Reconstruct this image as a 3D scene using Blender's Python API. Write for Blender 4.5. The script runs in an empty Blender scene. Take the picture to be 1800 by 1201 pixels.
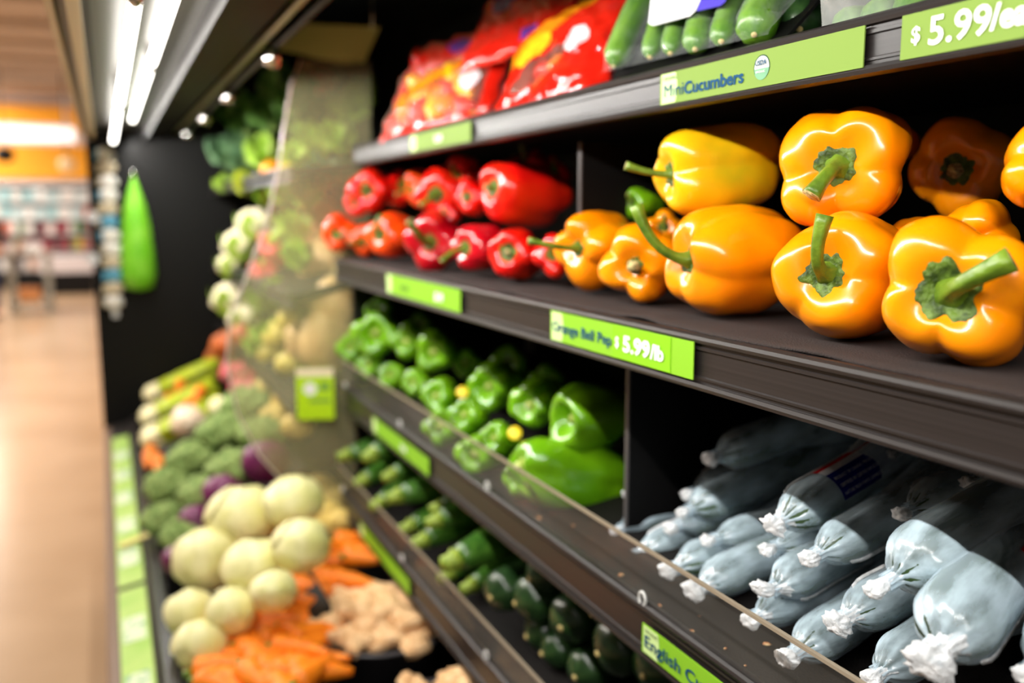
import bpy, bmesh, math, random
from mathutils import Vector, Matrix, noise
PI = math.pi
S = bpy.context.scene
C = S.collection

# ------------------------------------------------------------------ camera
FPX, IW, IH = 1600.0, 1800, 1201
PITCH = math.atan(230.5/FPX)
YAW = math.atan(720/FPX*math.cos(PITCH))
sp_, cp_ = math.sin(PITCH), math.cos(PITCH)
sy_, cy_ = math.sin(YAW), math.cos(YAW)
FW = Vector((sy_*cp_, cy_*cp_, -sp_)); RT = Vector((cy_, -sy_, 0)); UP = RT.cross(FW)
cam = bpy.data.cameras.new('camera'); camo = bpy.data.objects.new('camera', cam); C.objects.link(camo)
camo.matrix_world = Matrix((RT, UP, -FW)).transposed().to_4x4()
cam.sensor_width = 36; cam.lens = 36*FPX/IW; cam.clip_start = .02; cam.clip_end = 80
cam.dof.use_dof = True; cam.dof.focus_distance = .735; cam.dof.aperture_fstop = 2.65; cam.dof.aperture_blades = 0
S.camera = camo
def ray(u, v): return FW + RT*((u-900)/FPX) - UP*((v-600.5)/FPX)
def V(u, v, X): d = ray(u, v); return d*(X/d.x)            # point of the place seen at a pixel, on the plane x = X
def VY(u, v, Y): d = ray(u, v); return d*(Y/d.y)
def VZ(u, v, Z): d = ray(u, v); return d*(Z/d.z)
def VS(u, v, off=0.0):                                      # on the sloped heap of the lower deck
    z0, k, x0 = -.80+off, .75, .1
    d = ray(u, v); return d*((z0-k*x0)/(d.z-k*d.x))
def VF(u, v, off=0.0):                                      # on the flatter front part of the deck
    z0, k, x0 = -.80+off, .15, .1
    d = ray(u, v); return d*((z0-k*x0)/(d.z-k*d.x))
def depth(P): return P.dot(FW)
def vdir(u, v, a, b, c):                                    # a right, b up, c towards the camera
    f = ray(u, v).normalized(); r = f.cross(Vector((0, 0, 1))).normalized(); w = r.cross(f)
    return (r*a + w*b - f*c).normalized()

# ------------------------------------------------------------------ world, lights, exposure
S.view_settings.view_transform = 'Standard'; S.view_settings.look = 'None'
S.view_settings.exposure = 0.0; S.view_settings.gamma = 1.0; S.view_settings.use_curve_mapping = False
wd = bpy.data.worlds.new('world'); S.world = wd; wd.use_nodes = True
wd.node_tree.nodes['Background'].inputs[0].default_value = (1.0, .95, .88, 1)
wd.node_tree.nodes['Background'].inputs[1].default_value = .13
def area(name, loc, direction, sx, sy, power, col=(1, .97, .92)):
    l = bpy.data.lights.new(name, 'AREA'); l.shape = 'RECTANGLE'; l.size = sx; l.size_y = sy; l.energy = power; l.color = col
    o = bpy.data.objects.new(name, l); C.objects.link(o); o.location = loc
    z = -Vector(direction).normalized(); y = Vector((0, 1, 0)); x = y.cross(z).normalized(); y = z.cross(x)
    o.matrix_world = Matrix.Translation(loc) @ Matrix((x, y, z)).transposed().to_4x4(); return o
area('canopy_lamp_light', (.104, 1.45, .268), (.72, 0, -.70), .012, 4.9, 44)
area('store_fill_light', (-3.0, 13, 2.25), (.05, 0, -1), 1.2, 20, 1300, (1, .93, .84))
area('store_fill_light', (-1.6, -2.5, 2.2), (.45, .5, -.75), 1.6, 2.0, 14, (1, .95, .88))  # unseen fill lamp added behind the camera to lift the shelves

# ------------------------------------------------------------------ materials
def lin(c): 
    r = []
    for x in c[:3]:
        x /= 255.0; r.append(x/12.92 if x <= .04045 else ((x+.055)/1.055)**2.4)
    return (r[0], r[1], r[2], 1)
MATS = {}
def mat(name, c, rough=.5, metal=0, coat=0, sss=0, c2=None, nscale=20, nlo=.4, nhi=.65, bump=0, bscale=60, stretch=None, trans=0, emit=0, spec=.5, alpha=None, ior=1.45):
    if name in MATS: return MATS[name]
    m = bpy.data.materials.new(name); m.use_nodes = True; MATS[name] = m
    nt = m.node_tree; N = nt.nodes; Lk = nt.links; b = N['Principled BSDF']
    b.inputs['Base Color'].default_value = lin(c); b.inputs['Roughness'].default_value = rough
    b.inputs['Metallic'].default_value = metal; b.inputs['Coat Weight'].default_value = coat; b.inputs['Coat Roughness'].default_value = .12
    b.inputs['Specular IOR Level'].default_value = spec; b.inputs['Transmission Weight'].default_value = trans; b.inputs['IOR'].default_value = ior
    if sss: 
        b.inputs['Subsurface Weight'].default_value = sss; b.inputs['Subsurface Scale'].default_value = .01
        l = lin(c); b.inputs['Subsurface Radius'].default_value = (1, .5, .15)
    if emit: b.inputs['Emission Color'].default_value = lin(c); b.inputs['Emission Strength'].default_value = emit
    tc = N.new('ShaderNodeTexCoord'); mp = N.new('ShaderNodeMapping'); Lk.new(tc.outputs['Object'], mp.inputs[0])
    if stretch: mp.inputs['Scale'].default_value = stretch
    if c2:
        n = N.new('ShaderNodeTexNoise'); n.inputs['Scale'].default_value = nscale; n.inputs['Detail'].default_value = 3
        Lk.new(mp.outputs[0], n.inputs['Vector'])
        r = N.new('ShaderNodeValToRGB'); r.color_ramp.elements[0].position = nlo; r.color_ramp.elements[1].position = nhi
        r.color_ramp.elements[0].color = lin(c); r.color_ramp.elements[1].color = lin(c2)
        Lk.new(n.outputs['Fac'], r.inputs[0]); Lk.new(r.outputs[0], b.inputs['Base Color'])
    if bump:
        n2 = N.new('ShaderNodeTexNoise'); n2.inputs['Scale'].default_value = bscale; n2.inputs['Detail'].default_value = 4
        Lk.new(mp.outputs[0], n2.inputs['Vector'])
        bp = N.new('ShaderNodeBump'); bp.inputs['Strength'].default_value = bump; bp.inputs['Distance'].default_value = .002
        Lk.new(n2.outputs['Fac'], bp.inputs['Height']); Lk.new(bp.outputs[0], b.inputs['Normal'])
    return m
def film(name, c, op=.35, edge=.5, rough=.2, bump=.5, bscale=60, stretch=(1, 1, 1), streak=.3, sscale=40):
    """clear or milky plastic: transparent mixed with a glossy, slightly diffusing skin"""
    if name in MATS: return MATS[name]
    m = bpy.data.materials.new(name); m.use_nodes = True; MATS[name] = m
    nt = m.node_tree; N = nt.nodes; Lk = nt.links; b = N['Principled BSDF']; out = N['Material Output']
    b.inputs['Base Color'].default_value = lin(c); b.inputs['Roughness'].default_value = rough; b.inputs['Specular IOR Level'].default_value = .9
    tr = N.new('ShaderNodeBsdfTransparent'); mx = N.new('ShaderNodeMixShader')
    tc = N.new('ShaderNodeTexCoord'); mp = N.new('ShaderNodeMapping'); mp.inputs['Scale'].default_value = stretch
    Lk.new(tc.outputs['Object'], mp.inputs[0])
    n = N.new('ShaderNodeTexNoise'); n.inputs['Scale'].default_value = sscale; n.inputs['Detail'].default_value = 4; Lk.new(mp.outputs[0], n.inputs['Vector'])
    r = N.new('ShaderNodeMapRange'); r.inputs['From Min'].default_value = .42; r.inputs['From Max'].default_value = .72
    r.inputs['To Min'].default_value = 0; r.inputs['To Max'].default_value = streak; Lk.new(n.outputs['Fac'], r.inputs['Value'])
    lw = N.new('ShaderNodeLayerWeight'); lw.inputs['Blend'].default_value = .35
    mu = N.new('ShaderNodeMath'); mu.operation = 'MULTIPLY_ADD'; mu.inputs[1].default_value = edge; mu.inputs[2].default_value = op
    Lk.new(lw.outputs['Facing'], mu.inputs[0])
    ad = N.new('ShaderNodeMath'); ad.operation = 'ADD'; ad.use_clamp = True; Lk.new(mu.outputs[0], ad.inputs[0]); Lk.new(r.outputs[0], ad.inputs[1])
    Lk.new(ad.outputs[0], mx.inputs[0]); Lk.new(tr.outputs[0], mx.inputs[1]); Lk.new(b.outputs[0], mx.inputs[2]); Lk.new(mx.outputs[0], out.inputs[0])
    if bump:
        n2 = N.new('ShaderNodeTexNoise'); n2.inputs['Scale'].default_value = bscale; n2.inputs['Detail'].default_value = 3; n2.inputs['Distortion'].default_value = 1.0
        Lk.new(mp.outputs[0], n2.inputs['Vector']); bp = N.new('ShaderNodeBump'); bp.inputs['Strength'].default_value = bump; bp.inputs['Distance'].default_value = .003
        Lk.new(n2.outputs['Fac'], bp.inputs['Height']); Lk.new(bp.outputs[0], b.inputs['Normal'])
    return m
M_black = mat('black_case_metal', (9, 8, 8), .5, spec=.25)
M_panel = mat('black_end_panel', (11, 10, 9), .5, spec=.25)
M_rail = mat('dark_brown_rail_plastic', (31, 27, 26), .38, spec=.4, c2=(38, 33, 32), nscale=8, stretch=(1, .05, 30))
M_deckm = mat('dark_shelf_steel', (18, 15, 14), .6, spec=.2, bump=.6, bscale=500)
M_liner = mat('brown_mesh_liner', (40, 29, 25), .85, bump=1, bscale=700)
M_green = mat('lime_sign_card', (128, 182, 40), .55, spec=.2)
M_green2 = mat('lime_sign_card_dimmed', (116, 142, 62), .6, spec=.15)  # same card, colour darkened to offset the close canopy lamp
M_disc = mat('pale_sign_disc', (196, 222, 150), .5, spec=.2)
M_white = mat('white_print', (236, 238, 232), .6, spec=.15)
M_blue = mat('blue_print', (8, 66, 104), .6, spec=.1)
M_navy = mat('dark_green_print', (24, 62, 44), .6, spec=.1)
M_chrome = mat('chrome', (215, 212, 208), .18, 1)
M_tan = mat('pepper_stem_cut', (196, 180, 120), .7, c2=(120, 100, 60), nscale=300)
M_stem = mat('pepper_stem_green', (112, 140, 36), .4, c2=(70, 100, 22), nscale=45, bump=.5, bscale=200, coat=.1)
M_calyx = mat('pepper_calyx_green', (96, 122, 40), .5, c2=(48, 66, 22), nscale=110, bump=1, bscale=260)
M_orange = mat('orange_pepper_skin', (252, 150, 4), .22, coat=.35, sss=.12, c2=(250, 134, 0), nscale=9, bump=.06, bscale=40)
M_yorange = mat('greenish_yellow_pepper_skin', (246, 178, 8), .22, coat=.35, sss=.1, c2=(186, 168, 20), nscale=11, nlo=.45, nhi=.7)
M_red = mat('red_pepper_skin', (228, 18, 12), .2, coat=.4, sss=.08, c2=(238, 60, 12), nscale=9, nlo=.45, nhi=.75)
M_dred = mat('deep_red_pepper_skin', (190, 8, 26), .2, coat=.4, sss=.08, c2=(226, 60, 20), nscale=13, nlo=.55, nhi=.75)
M_ored = mat('orange_red_pepper_skin', (240, 78, 12), .2, coat=.4, sss=.08, c2=(226, 34, 14), nscale=10, nlo=.45, nhi=.7)
M_gpep = mat('green_pepper_skin', (116, 172, 18), .2, coat=.4, sss=.08, c2=(84, 142, 10), nscale=9, bump=.05, bscale=40)
M_gpale = mat('pale_green_pepper_core', (190, 200, 110), .5, c2=(150, 170, 70), nscale=200)
M_yel = mat('yellow_fruit_sticker', (240, 210, 20), .4)

# ------------------------------------------------------------------ mesh helpers
def mobj(name, vs, fs, m=None, parent=None, smooth=True, fmi=None, loc=None):
    me = bpy.data.meshes.new(name); me.from_pydata([tuple(v) for v in vs], [], fs); me.update()
    bm = bmesh.new(); bm.from_mesh(me); bmesh.ops.recalc_face_normals(bm, faces=bm.faces); bm.to_mesh(me); bm.free()
    ms = m if isinstance(m, (list, tuple)) else ([m] if m else [])
    for x in ms: me.materials.append(x)
    if fmi: me.polygons.foreach_set('material_index', fmi)
    me.polygons.foreach_set('use_smooth', [smooth]*len(me.polygons))
    o = bpy.data.objects.new(name, me); C.objects.link(o)
    if parent: o.parent = parent
    if loc is not None: o.location = loc
    return o
def T(o, label, cat, group=None, kind=None):
    o['label'] = label; o['category'] = cat
    if group: o['group'] = group
    if kind: o['kind'] = kind
    return o
def root(name, label, cat, loc=(0, 0, 0), rot=None, group=None):
    o = bpy.data.objects.new(name, None); C.objects.link(o); o.empty_display_size = .02
    if rot is not None: o.rotation_euler = rot.to_euler()
    o.location = loc
    return T(o, label, cat, group)
def struct(o): o['kind'] = 'structure'; return o
class MB:
    def __init__(s): s.v = []; s.f = []; s.mi = []
    def add(s, vs, fs, mi=0):
        b = len(s.v); s.v += [Vector(x) for x in vs]; s.f += [tuple(i+b for i in f) for f in fs]; s.mi += [mi]*len(fs)
    def box(s, x0, x1, y0, y1, z0, z1, mi=0):
        s.add([(x0,y0,z0),(x1,y0,z0),(x1,y1,z0),(x0,y1,z0),(x0,y0,z1),(x1,y0,z1),(x1,y1,z1),(x0,y1,z1)],
              [(0,3,2,1),(4,5,6,7),(0,1,5,4),(1,2,6,5),(2,3,7,6),(3,0,4,7)], mi)
    def prism(s, prof, y0, y1, mi=0):                      # profile in x,z extruded along y
        n = len(prof); s.add([(a, y0, b) for a, b in prof]+[(a, y1, b) for a, b in prof],
            [(i, (i+1) % n, n+(i+1) % n, n+i) for i in range(n)]+[tuple(range(n))[::-1], tuple(range(n, 2*n))], mi)
    def tube(s, pts, rad, n=12, mi=0, fl=0, flk=5, cap=True, capmi=None):
        pts = [Vector(p) for p in pts]; k = len(pts)
        t0 = (pts[1]-pts[0]).normalized(); a = t0.orthogonal().normalized(); vs = []
        for i, p in enumerate(pts):
            t = (pts[min(i+1, k-1)]-pts[max(i-1, 0)]).normalized(); a = (a-t*a.dot(t)).normalized(); b = t.cross(a)
            r = rad[i] if hasattr(rad, '__len__') else rad
            for j in range(n):
                th = 2*PI*j/n; rr = r*(1+fl*math.cos(flk*th)); vs.append(p+a*math.cos(th)*rr+b*math.sin(th)*rr)
        fs = [(i*n+j, i*n+(j+1) % n, (i+1)*n+(j+1) % n, (i+1)*n+j) for i in range(k-1) for j in range(n)]
        s.add(vs, fs, mi)
        if cap:
            bb = len(s.v)-k*n
            s.f += [tuple(range(bb, bb+n))[::-1], tuple(range(bb+(k-1)*n, bb+k*n))]; s.mi += [mi, mi if capmi is None else capmi]
    def ell(s, c, rx, ry=None, rz=None, nu=16, nv=10, rot=None, disp=0, dsc=5, mi=0, seed=0):
        ry = rx if ry is None else ry; rz = rx if rz is None else rz; c = Vector(c); vs = []; so = Vector((seed*3.7, seed*1.3, 0))
        def pt(th, ph):
            d = Vector((math.sin(ph)*math.cos(th), math.sin(ph)*math.sin(th), math.cos(ph)))
            k = 1+disp*noise.noise(d*dsc*.3+so) if disp else 1
            p = Vector((d.x*rx*k, d.y*ry*k, d.z*rz*k)); return c+(rot @ p if rot else p)
        vs.append(pt(0, 0))
        for i in range(1, nv):
            for j in range(nu): vs.append(pt(2*PI*j/nu, PI*i/nv))
        vs.append(pt(0, PI)); e = len(vs)-1
        fs = [(0, 1+j, 1+(j+1) % nu) for j in range(nu)]
        fs += [(1+i*nu+j, 1+(i+1)*nu+j, 1+(i+1)*nu+(j+1) % nu, 1+i*nu+(j+1) % nu) for i in range(nv-2) for j in range(nu)]
        fs += [(e, 1+(nv-2)*nu+(j+1) % nu, 1+(nv-2)*nu+j) for j in range(nu)]
        s.add(vs, fs, mi)
    def build(s, name, m, parent=None, smooth=True, loc=None):
        return mobj(name, s.v, s.f, m, parent, smooth, s.mi if isinstance(m, (list, tuple)) else None, loc)
def rotz(axis, up=(0, 0, 1)):                              # 3x3 whose local z is axis
    z = Vector(axis).normalized(); u = Vector(up)
    if abs(z.dot(u)) > .98: u = Vector((0, 1, 0))
    x = u.cross(z).normalized(); y = z.cross(x); return Matrix((x, y, z)).transposed()
def rotx(axis, up=(0, 0, 1)):                              # 3x3 whose local x is axis
    x = Vector(axis).normalized(); y = Vector(up).cross(x).normalized(); z = x.cross(y); return Matrix((x, y, z)).transposed()
def bez(p0, p1, p2, n=8):
    p0, p1, p2 = Vector(p0), Vector(p1), Vector(p2)
    return [p0*(1-t)**2+p1*2*t*(1-t)+p2*t*t for t in [i/(n-1) for i in range(n)]]
def copy_tree(o, parent=None):
    c = o.copy(); C.objects.link(c)
    if parent: c.parent = parent
    for ch in [x for x in o.children]: copy_tree(ch, c)
    return c
def text_mesh(s, size, bold=0):                            # flat lettering, x right y up, origin at left baseline
    cu = bpy.data.curves.new('lettering', 'FONT'); cu.body = s; cu.size = size; cu.offset = bold; cu.resolution_u = 3
    o = bpy.data.objects.new('lettering', cu); C.objects.link(o); bpy.context.view_layer.update()
    me = bpy.data.meshes.new_from_object(o.evaluated_get(bpy.context.evaluated_depsgraph_get()))
    bpy.data.objects.remove(o); bpy.data.curves.remove(cu); return me
def lettering(s, size, m, parent, P, width=None, bold=0, shear=0):
    """writing on a plane facing -x: P is the left baseline point (world), reads towards -y"""
    me = text_mesh(s, size, bold); w = max([v.co.x for v in me.vertices] or [1]); k = (width/w) if width else 1
    for v in me.vertices: v.co = Vector((-.0006, -v.co.x*k, v.co.y))
    me.materials.append(m); o = bpy.data.objects.new('lettering', me); C.objects.link(o); o.parent = parent
    o.location = Vector(P)-parent.matrix_basis.translation; return o

# ------------------------------------------------------------------ the setting
YE = 2.11                                                   # end of the near run of shelves
YP = 3.95                                                   # end panel of the case
FZ = -1.6
M_floor = mat('polished_beige_floor', (196, 166, 134), .22, c2=(182, 152, 120), nscale=1.2, spec=.6)
M_ceil = mat('beige_ceiling', (176, 156, 138), .8, c2=(160, 140, 122), nscale=.8)
b = MB(); b.box(-12, 3, -6, 23, FZ-.1, FZ); struct(b.build('floor', M_floor, smooth=False))
b = MB(); b.box(-12, 3, -6, 23, 2.45, 2.55)
for i in range(14): b.box(-12, -.3, 1+i*1.6, 1.12+i*1.6, 2.38, 2.45)
struct(b.build('ceiling', M_ceil, smooth=False))
M_wallo = mat('orange_wall_paint', (240, 166, 40), .7); M_wallw = mat('pale_wall_paint', (214, 204, 200), .8)
b = MB(); b.box(-12, 3, 22.4, 22.6, FZ, 2.5, 0); b.box(-12, 3, 22.3, 22.4, .68, 1.38, 1); b.box(-12, 3, 22.25, 22.4, 1.72, 2.2, 1); b.box(-12, 3, 22.1, 22.4, .32, .6, 0)
struct(b.build('wall_back', [M_wallw, M_wallo], smooth=False))
b = MB(); b.box(1.35, 1.45, -6, 23, FZ, 2.5); struct(b.build('wall_right', M_wallw, smooth=False))

# refrigerated case
case = root('display_case', 'long black open produce case with canopy lamps running along the aisle', 'display case', (.5, 1.5, FZ))
OFF = Vector((-.5, -1.5, -FZ))
def cbuild(mb, name, m, parent=case, smooth=False):
    o = mb.build(name, m, parent, smooth); o.location = OFF if parent is case else (0, 0, 0); return o
b = MB(); b.box(1.0, 1.06, -.6, YP, FZ, .62); cbuild(b, 'back_panel', M_black)
b = MB(); b.box(-.045, 1.06, YP, YP+.05, FZ+.02, .345); b.box(.0, 1.06, YP, YP+.05, .345, .62); cbuild(b, 'end_panel', M_panel)
b = MB(); b.prism([(-.005, FZ), (.98, FZ), (.98, -.84), (.10, -.93), (-.005, -.93)], -.6, YP); cbuild(b, 'base', M_black)
b = MB(); b.prism([(.08, -.93), (.46, -.69), (.98, -.62), (.98, -.84)], 2.40, YP-.01); b.prism([(.10, -.93), (.35, -.735), (.35, -.90)], 1.62, 2.38); cbuild(b, 'display_bed', M_black)
b = MB(); b.prism([(-.045, -.99), (-.035, -1.02), (-.006, -1.02), (-.006, -.868), (-.035, -.868), (-.045, -.885)], -.6, YP); cbuild(b, 'bumper', mat('brown_bumper', (128, 104, 88), .35, spec=.6))
b = MB(); b.prism([(-.02, -.93), (.045, -.93), (.045, -.852), (-.02, -.864)], -.6, YP); b.prism([(.045, -.93), (.085, -.93), (.085, -.85), (.077, -.838), (.055, -.838), (.045, -.855)], -.6, YP); cbuild(b, 'deck_rail', mat('black_deck_rail', (44, 40, 38), .3))
b = MB(); b.box(-.06, 1.06, -.6, YP+.05, .62, .66); b.box(.244, .264, -.6, YP, .335, .62); b.box(-.02, .0, -.6, YP, .30, .62); cbuild(b, 'canopy_roof', M_black)
b = MB(); b.prism([(-.056, .28), (-.046, .28), (-.046, .42), (-.056, .42)], -.6, YP); b.prism([(-.03, .275), (-.012, .275), (-.012, .4), (-.03, .4)], -.6, YP); cbuild(b, 'valance', mat('beige_valance', (196, 176, 140), .35, spec=.6))
b = MB(); b.prism([(-.046, .30), (-.03, .30), (-.03, .4), (-.046, .4)], -.6, YP); b.prism([(.0, .31), (.165, .31), (.165, .33), (.0, .33)], -.6, YP); cbuild(b, 'lamp_housing', mat('grey_lamp_housing', (60, 56, 52), .35, 0.3))
b = MB(); b.prism([(.165, .272), (.262, .30), (.266, .31), (.266, .335), (.165, .335)], -.6, YP); cbuild(b, 'canopy_beam', mat('dark_brown_beam', (12, 8, 6), .55, spec=.12))
b = MB(); b.prism([(.27, .47), (1.0, .56), (1.0, .58), (.26, .49)], -.6, YP); cbuild(b, 'mirror', mat('tinted_mirror', (150, 160, 140), .08, 1))
b = MB(); b.tube([(.286, -.6, .308), (.286, YP, .308)], .008, 10); cbuild(b, 'mist_pipe', mat('olive_pipe', (120, 112, 66), .3, .4), smooth=True)
b = MB(); b.tube([(.31, -.6, .30), (.31, YP, .30)], .007, 10); cbuild(b, 'mist_pipe', M_black, smooth=True)
for y in (1.78, 2.42, 3.0, 3.62):
    b = MB(); b.tube([(.31, y, .30), (.306, y-.01, .285), (.30, y-.018, .268)], [.006, .013, .016], 12); cbuild(b, 'mist_nozzle', M_chrome, smooth=True)
M_tube = mat('lit_lamp_tube', (255, 250, 240), .3, emit=9)
tp = None
TL = [('bright fluorescent tube in the canopy lamp row nearest the aisle, far end', .052, .256, 2.52, 3.78), ('long bright fluorescent tube of the row nearest the aisle, close to camera', .052, .256, 1.24, 2.48),
      ('fluorescent tube in the inner canopy row, far end', .104, .285, 2.02, 3.2), ('fluorescent tube in the inner canopy row, upper end near top of photo', .104, .285, .8, 1.98)]
for lb, x, z, y0, y1 in TL:
    r = root('fluorescent_tube', lb, 'lamp tube', (x, y0, z), group='canopy fluorescent tubes')
    b = MB(); b.tube([(0, .02, 0), (0, y1-y0-.02, 0)], .008, 16); b.build('glass_tube', M_tube, r)
    for ya in (0, y1-y0-.02): b = MB(); b.tube([(0, ya, 0), (0, ya+.02, 0)], .0085, 16); b.box(-.006, .006, ya+.005, ya+.015, .006, .31-z); b.build('end_cap', M_chrome, r)

# shelves: rail front x, rail top z, rail bottom z, y range, tilt of the board
def shelf(label, X, zt, zb, y0, y1, tilt, flat=-.004, xb=.985):
    r = root('produce_shelf', label, 'shelf', (X, y0, zb), group=None); L = y1-y0; h = zt-zb
    b = MB(); b.prism([(.012, h+flat), (xb-X, h+flat+tilt*(xb-X)), (xb-X, h+flat-.02+tilt*(xb-X)), (.02, h+flat-.02), (.012, h-.02)], 0, L); b.build('shelf_board', M_deckm, r, False)
    p = [(.014, h-.001), (.010, h), (.004, h), (.001, h-.002), (0, h-.005), (.001, h-.008), (.0045, h-.009), (.0045, h-.0115), (.003, h-.012), (.003, h-.0145), (.005, h-.0155),
         (.005, .0125), (.003, .0115), (.003, .0095), (.0045, .009), (.0045, .0065), (.001, .006), (0, .003), (.001, 0), (.016, 0)]
    b = MB(); b.prism(p, 0, L); b.build('price_rail', M_rail, r, False)
    b = MB(); b.box(.014, xb-X, L-.004, L, -.005, h+.002); b.build('end_bracket', M_deckm, r, False)
    return r
SH1 = (.535, .147, .103); SH2 = (.485, -.111, -.162); SH3 = (.50, -.415, -.475); SH4 = (.485, -.668, -.725)
shelf('uppermost dark shelf with grey rail carrying bagged mini peppers and mini cucumbers', *SH1, -.35, YE, 0)
shelf('dark brown shelf with ridged rail carrying the red and orange bell peppers', *SH2, -.35, YE, 0)
shelf('tilted dark shelf behind a clear fence carrying green bell peppers and wrapped cucumbers', *SH3, -.35, YE, .12)
shelf('lowest tilted shelf behind a clear fence carrying the zucchini', *SH4, -.35, YE, .10)
shelf('blurred far shelf under the leafy greens behind the clear divider', .41, .105, .065, 2.22, YP-.01, .10, xb=.98)
shelf('blurred far shelf under the cauliflower and lettuce', .40, -.20, -.24, 2.22, YP-.01, .25, xb=.98)
shelf('blurred far shelf under the onions and yellow squash', .40, -.46, -.50, 2.22, YP-.01, .25, xb=.98)
# end board between the near and the far run
b = MB(); b.box(.53, .98, YE+.003, YE+.02, -.75, -.163); T(b.build('shelf_end_board', M_black, smooth=False), 'black board closing the left end of the near lower shelves', 'partition')

# clear fences
M_acr = film('clear_acrylic', (190, 184, 172), op=.03, edge=.05, rough=.08, bump=0, streak=.06, sscale=14, stretch=(1, .25, 1))
M_acre = mat('acrylic_cut_edge', (140, 128, 110), .35)
M_ring = mat('clear_clip_plastic', (235, 235, 232), .15, trans=.3)
def fence(label, X, z0, z1, y0, y1, clips, lean=-.012):
    r = root('acrylic_fence', label, 'shelf fence', (X, y0, z0)); L = y1-y0; h = z1-z0; t = .0035
    b = MB(); b.prism([(0, 0), (t, 0), (t+lean, h-.0005), (lean, h-.0005)], 0, L); b.build('clear_panel', M_acr, r, False)
    b = MB(); b.prism([(lean-.0002, h-.0005), (lean+t+.0002, h-.0005), (lean+t+.0002, h+.0025), (lean-.0002, h+.0025)], -.0, L); b.build('top_edge', M_acre, r, False)
    for y in clips:
        b = MB(); n = 18; pts = [(-.004+math.sin(2*PI*i/n)*.0, y-y0+math.cos(2*PI*i/n)*.0062, .007+math.sin(2*PI*i/n)*.0075) for i in range(n+1)]
        b.tube(pts, .0017, 8, cap=False); b.build('ring_clip', M_ring, r)
fence('clear acrylic fence in front of green peppers and wrapped cucumbers', .507, -.418, -.350, -.3, YE, [V(u, v, .5).y for u, v in ((605, 680), (700, 745), (853, 855), (1125, 1050))])
fence('clear acrylic fence in front of the zucchini on the lowest shelf', .492, -.671, -.605, -.3, YE, [V(u, v, .485).y for u, v in ((600, 872), (704, 986), (851, 1151))])

# dividers
def divider(label, x0, x1, y, z0, z1, ztb=None):
    r = root('shelf_divider', label, 'divider', (x0, y, z0)); b = MB(); b.box(0, x1-x0, -.0012, .0012, 0, z1-z0); b.build('divider_plate', mat('dark_divider', (9, 8, 8), .5, spec=.2), r, False)
    b = MB(); b.box(-.0015, .0015, -.0025, .0025, 0, z1-z0); b.build('edge_trim', mat('divider_edge', (80, 76, 76), .3), r, False)
divider('thin dark upright divider between the red and the orange peppers', .60, .98, 1.118, -.113, .092)
divider('thin black divider between green peppers and wrapped cucumbers', .585, .98, .958, -.40, -.195)
divider('thin black divider between light and dark zucchini', .56, .98, 1.17, -.66, -.54)

# liner mat under the peppers
nx, ny = 26, 260; vs = []; fs = []
for i in range(nx):
    for j in range(ny):
        t = i/(nx-1); y = -.3+(YE-.03+.3)*j/(ny-1); w = .006*noise.noise(Vector((y*7, 0, 3)))+.003*noise.noise(Vector((y*26, 1, 3)))
        x = .494+w+t*.46; z = -.1115+.0035*max(0, noise.noise(Vector((y*12, t*3, 7))))*(1 if t < .15 else .4)-.0*t
        vs.append((x, y, z))
for i in range(nx-1):
    for j in range(ny-1): a = i*ny+j; fs.append((a, a+1, a+ny+1, a+ny))
o = mobj('shelf_liner', vs, fs, M_liner); md = o.modifiers.new('thick', 'SOLIDIFY'); md.thickness = .0022
T(o, 'brown woven mesh liner with wavy front edge under the bell peppers', 'shelf liner')
vs = []; fs = []

# ------------------------------------------------------------------ signs
def sign(label, X, ul, ur, vt, vb, m=M_green, name='price_sign', y_l=None, y_r=None, zt=None, zb=None, disc=0):
    a = V(ul, vt, X); c = V(ur, vt, X); yl, yr = a.y, c.y
    r = root(name, label, 'sign', (X, yl, zb)); b = MB(); b.box(-.0006, .0006, yr-yl, 0, 0, zt-zb); b.build('card', m, r, False)
    if disc:
        h = (zt-zb)/2; n = 28; R = disc; cx = .0; pts = []
        for i in range(n+1):
            th = -PI/2+PI*i/n; pts.append((-.0008, -(R*math.cos(th)*1.0)-.003, h+max(-h+.0008, min(h-.0008, R*1.15*math.sin(th)))))
        mobj('pale_disc', pts, [tuple(range(len(pts)))], M_disc, r, False)
    return r, yl, yr
# uppermost shelf
X = SH1[0]-.0002; zt, zb = .1385, .1075
r, yl, yr = sign('long lime sign lettered Mini Cucumbers on the uppermost shelf rail', X, 1162, 1517, 129, 183, M_green2, zt=zt, zb=zb, disc=.028)
q = Vector((X-.0008, yl, zb))
lettering('ORGANIC', .0055, M_navy, r, q+Vector((0, -.006, .0235)))
lettering('Mini', .0175, M_blue, r, q+Vector((0, -.007, .0072)), V(1172, 150, X).y-V(1207, 150, X).y); lettering('Cucumbers', .0165, M_blue, r, q+Vector((0, -.0435, .0068)), V(1215, 100, X).y-V(1322, 100, X).y, bold=.00045)
yc = V(1341, 100, X).y; b = MB(); n = 28
def disc(name, y, z, R, m, par, dx=0, half=None):
    pts = []
    rng = range(n) if half is None else range(n//2+1)
    for i in rng:
        th = 2*PI*i/n + (PI if half == 'b' else 0); pts.append((dx, y+R*math.cos(th), z+R*math.sin(th)))
    o = mobj(name, pts, [tuple(range(len(pts)))], m, par, False); return o
disc('seal_ring', yc-yl, .0165, .0108, M_navy, r, -.0008); disc('seal_face', yc-yl, .0165, .0098, mat('seal_white', (190, 196, 188), .6, spec=.1), r, -.0009)
disc('seal_field', yc-yl, .0155, .0098, mat('seal_green', (60, 130, 80), .4), r, -.001, 'b')
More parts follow.
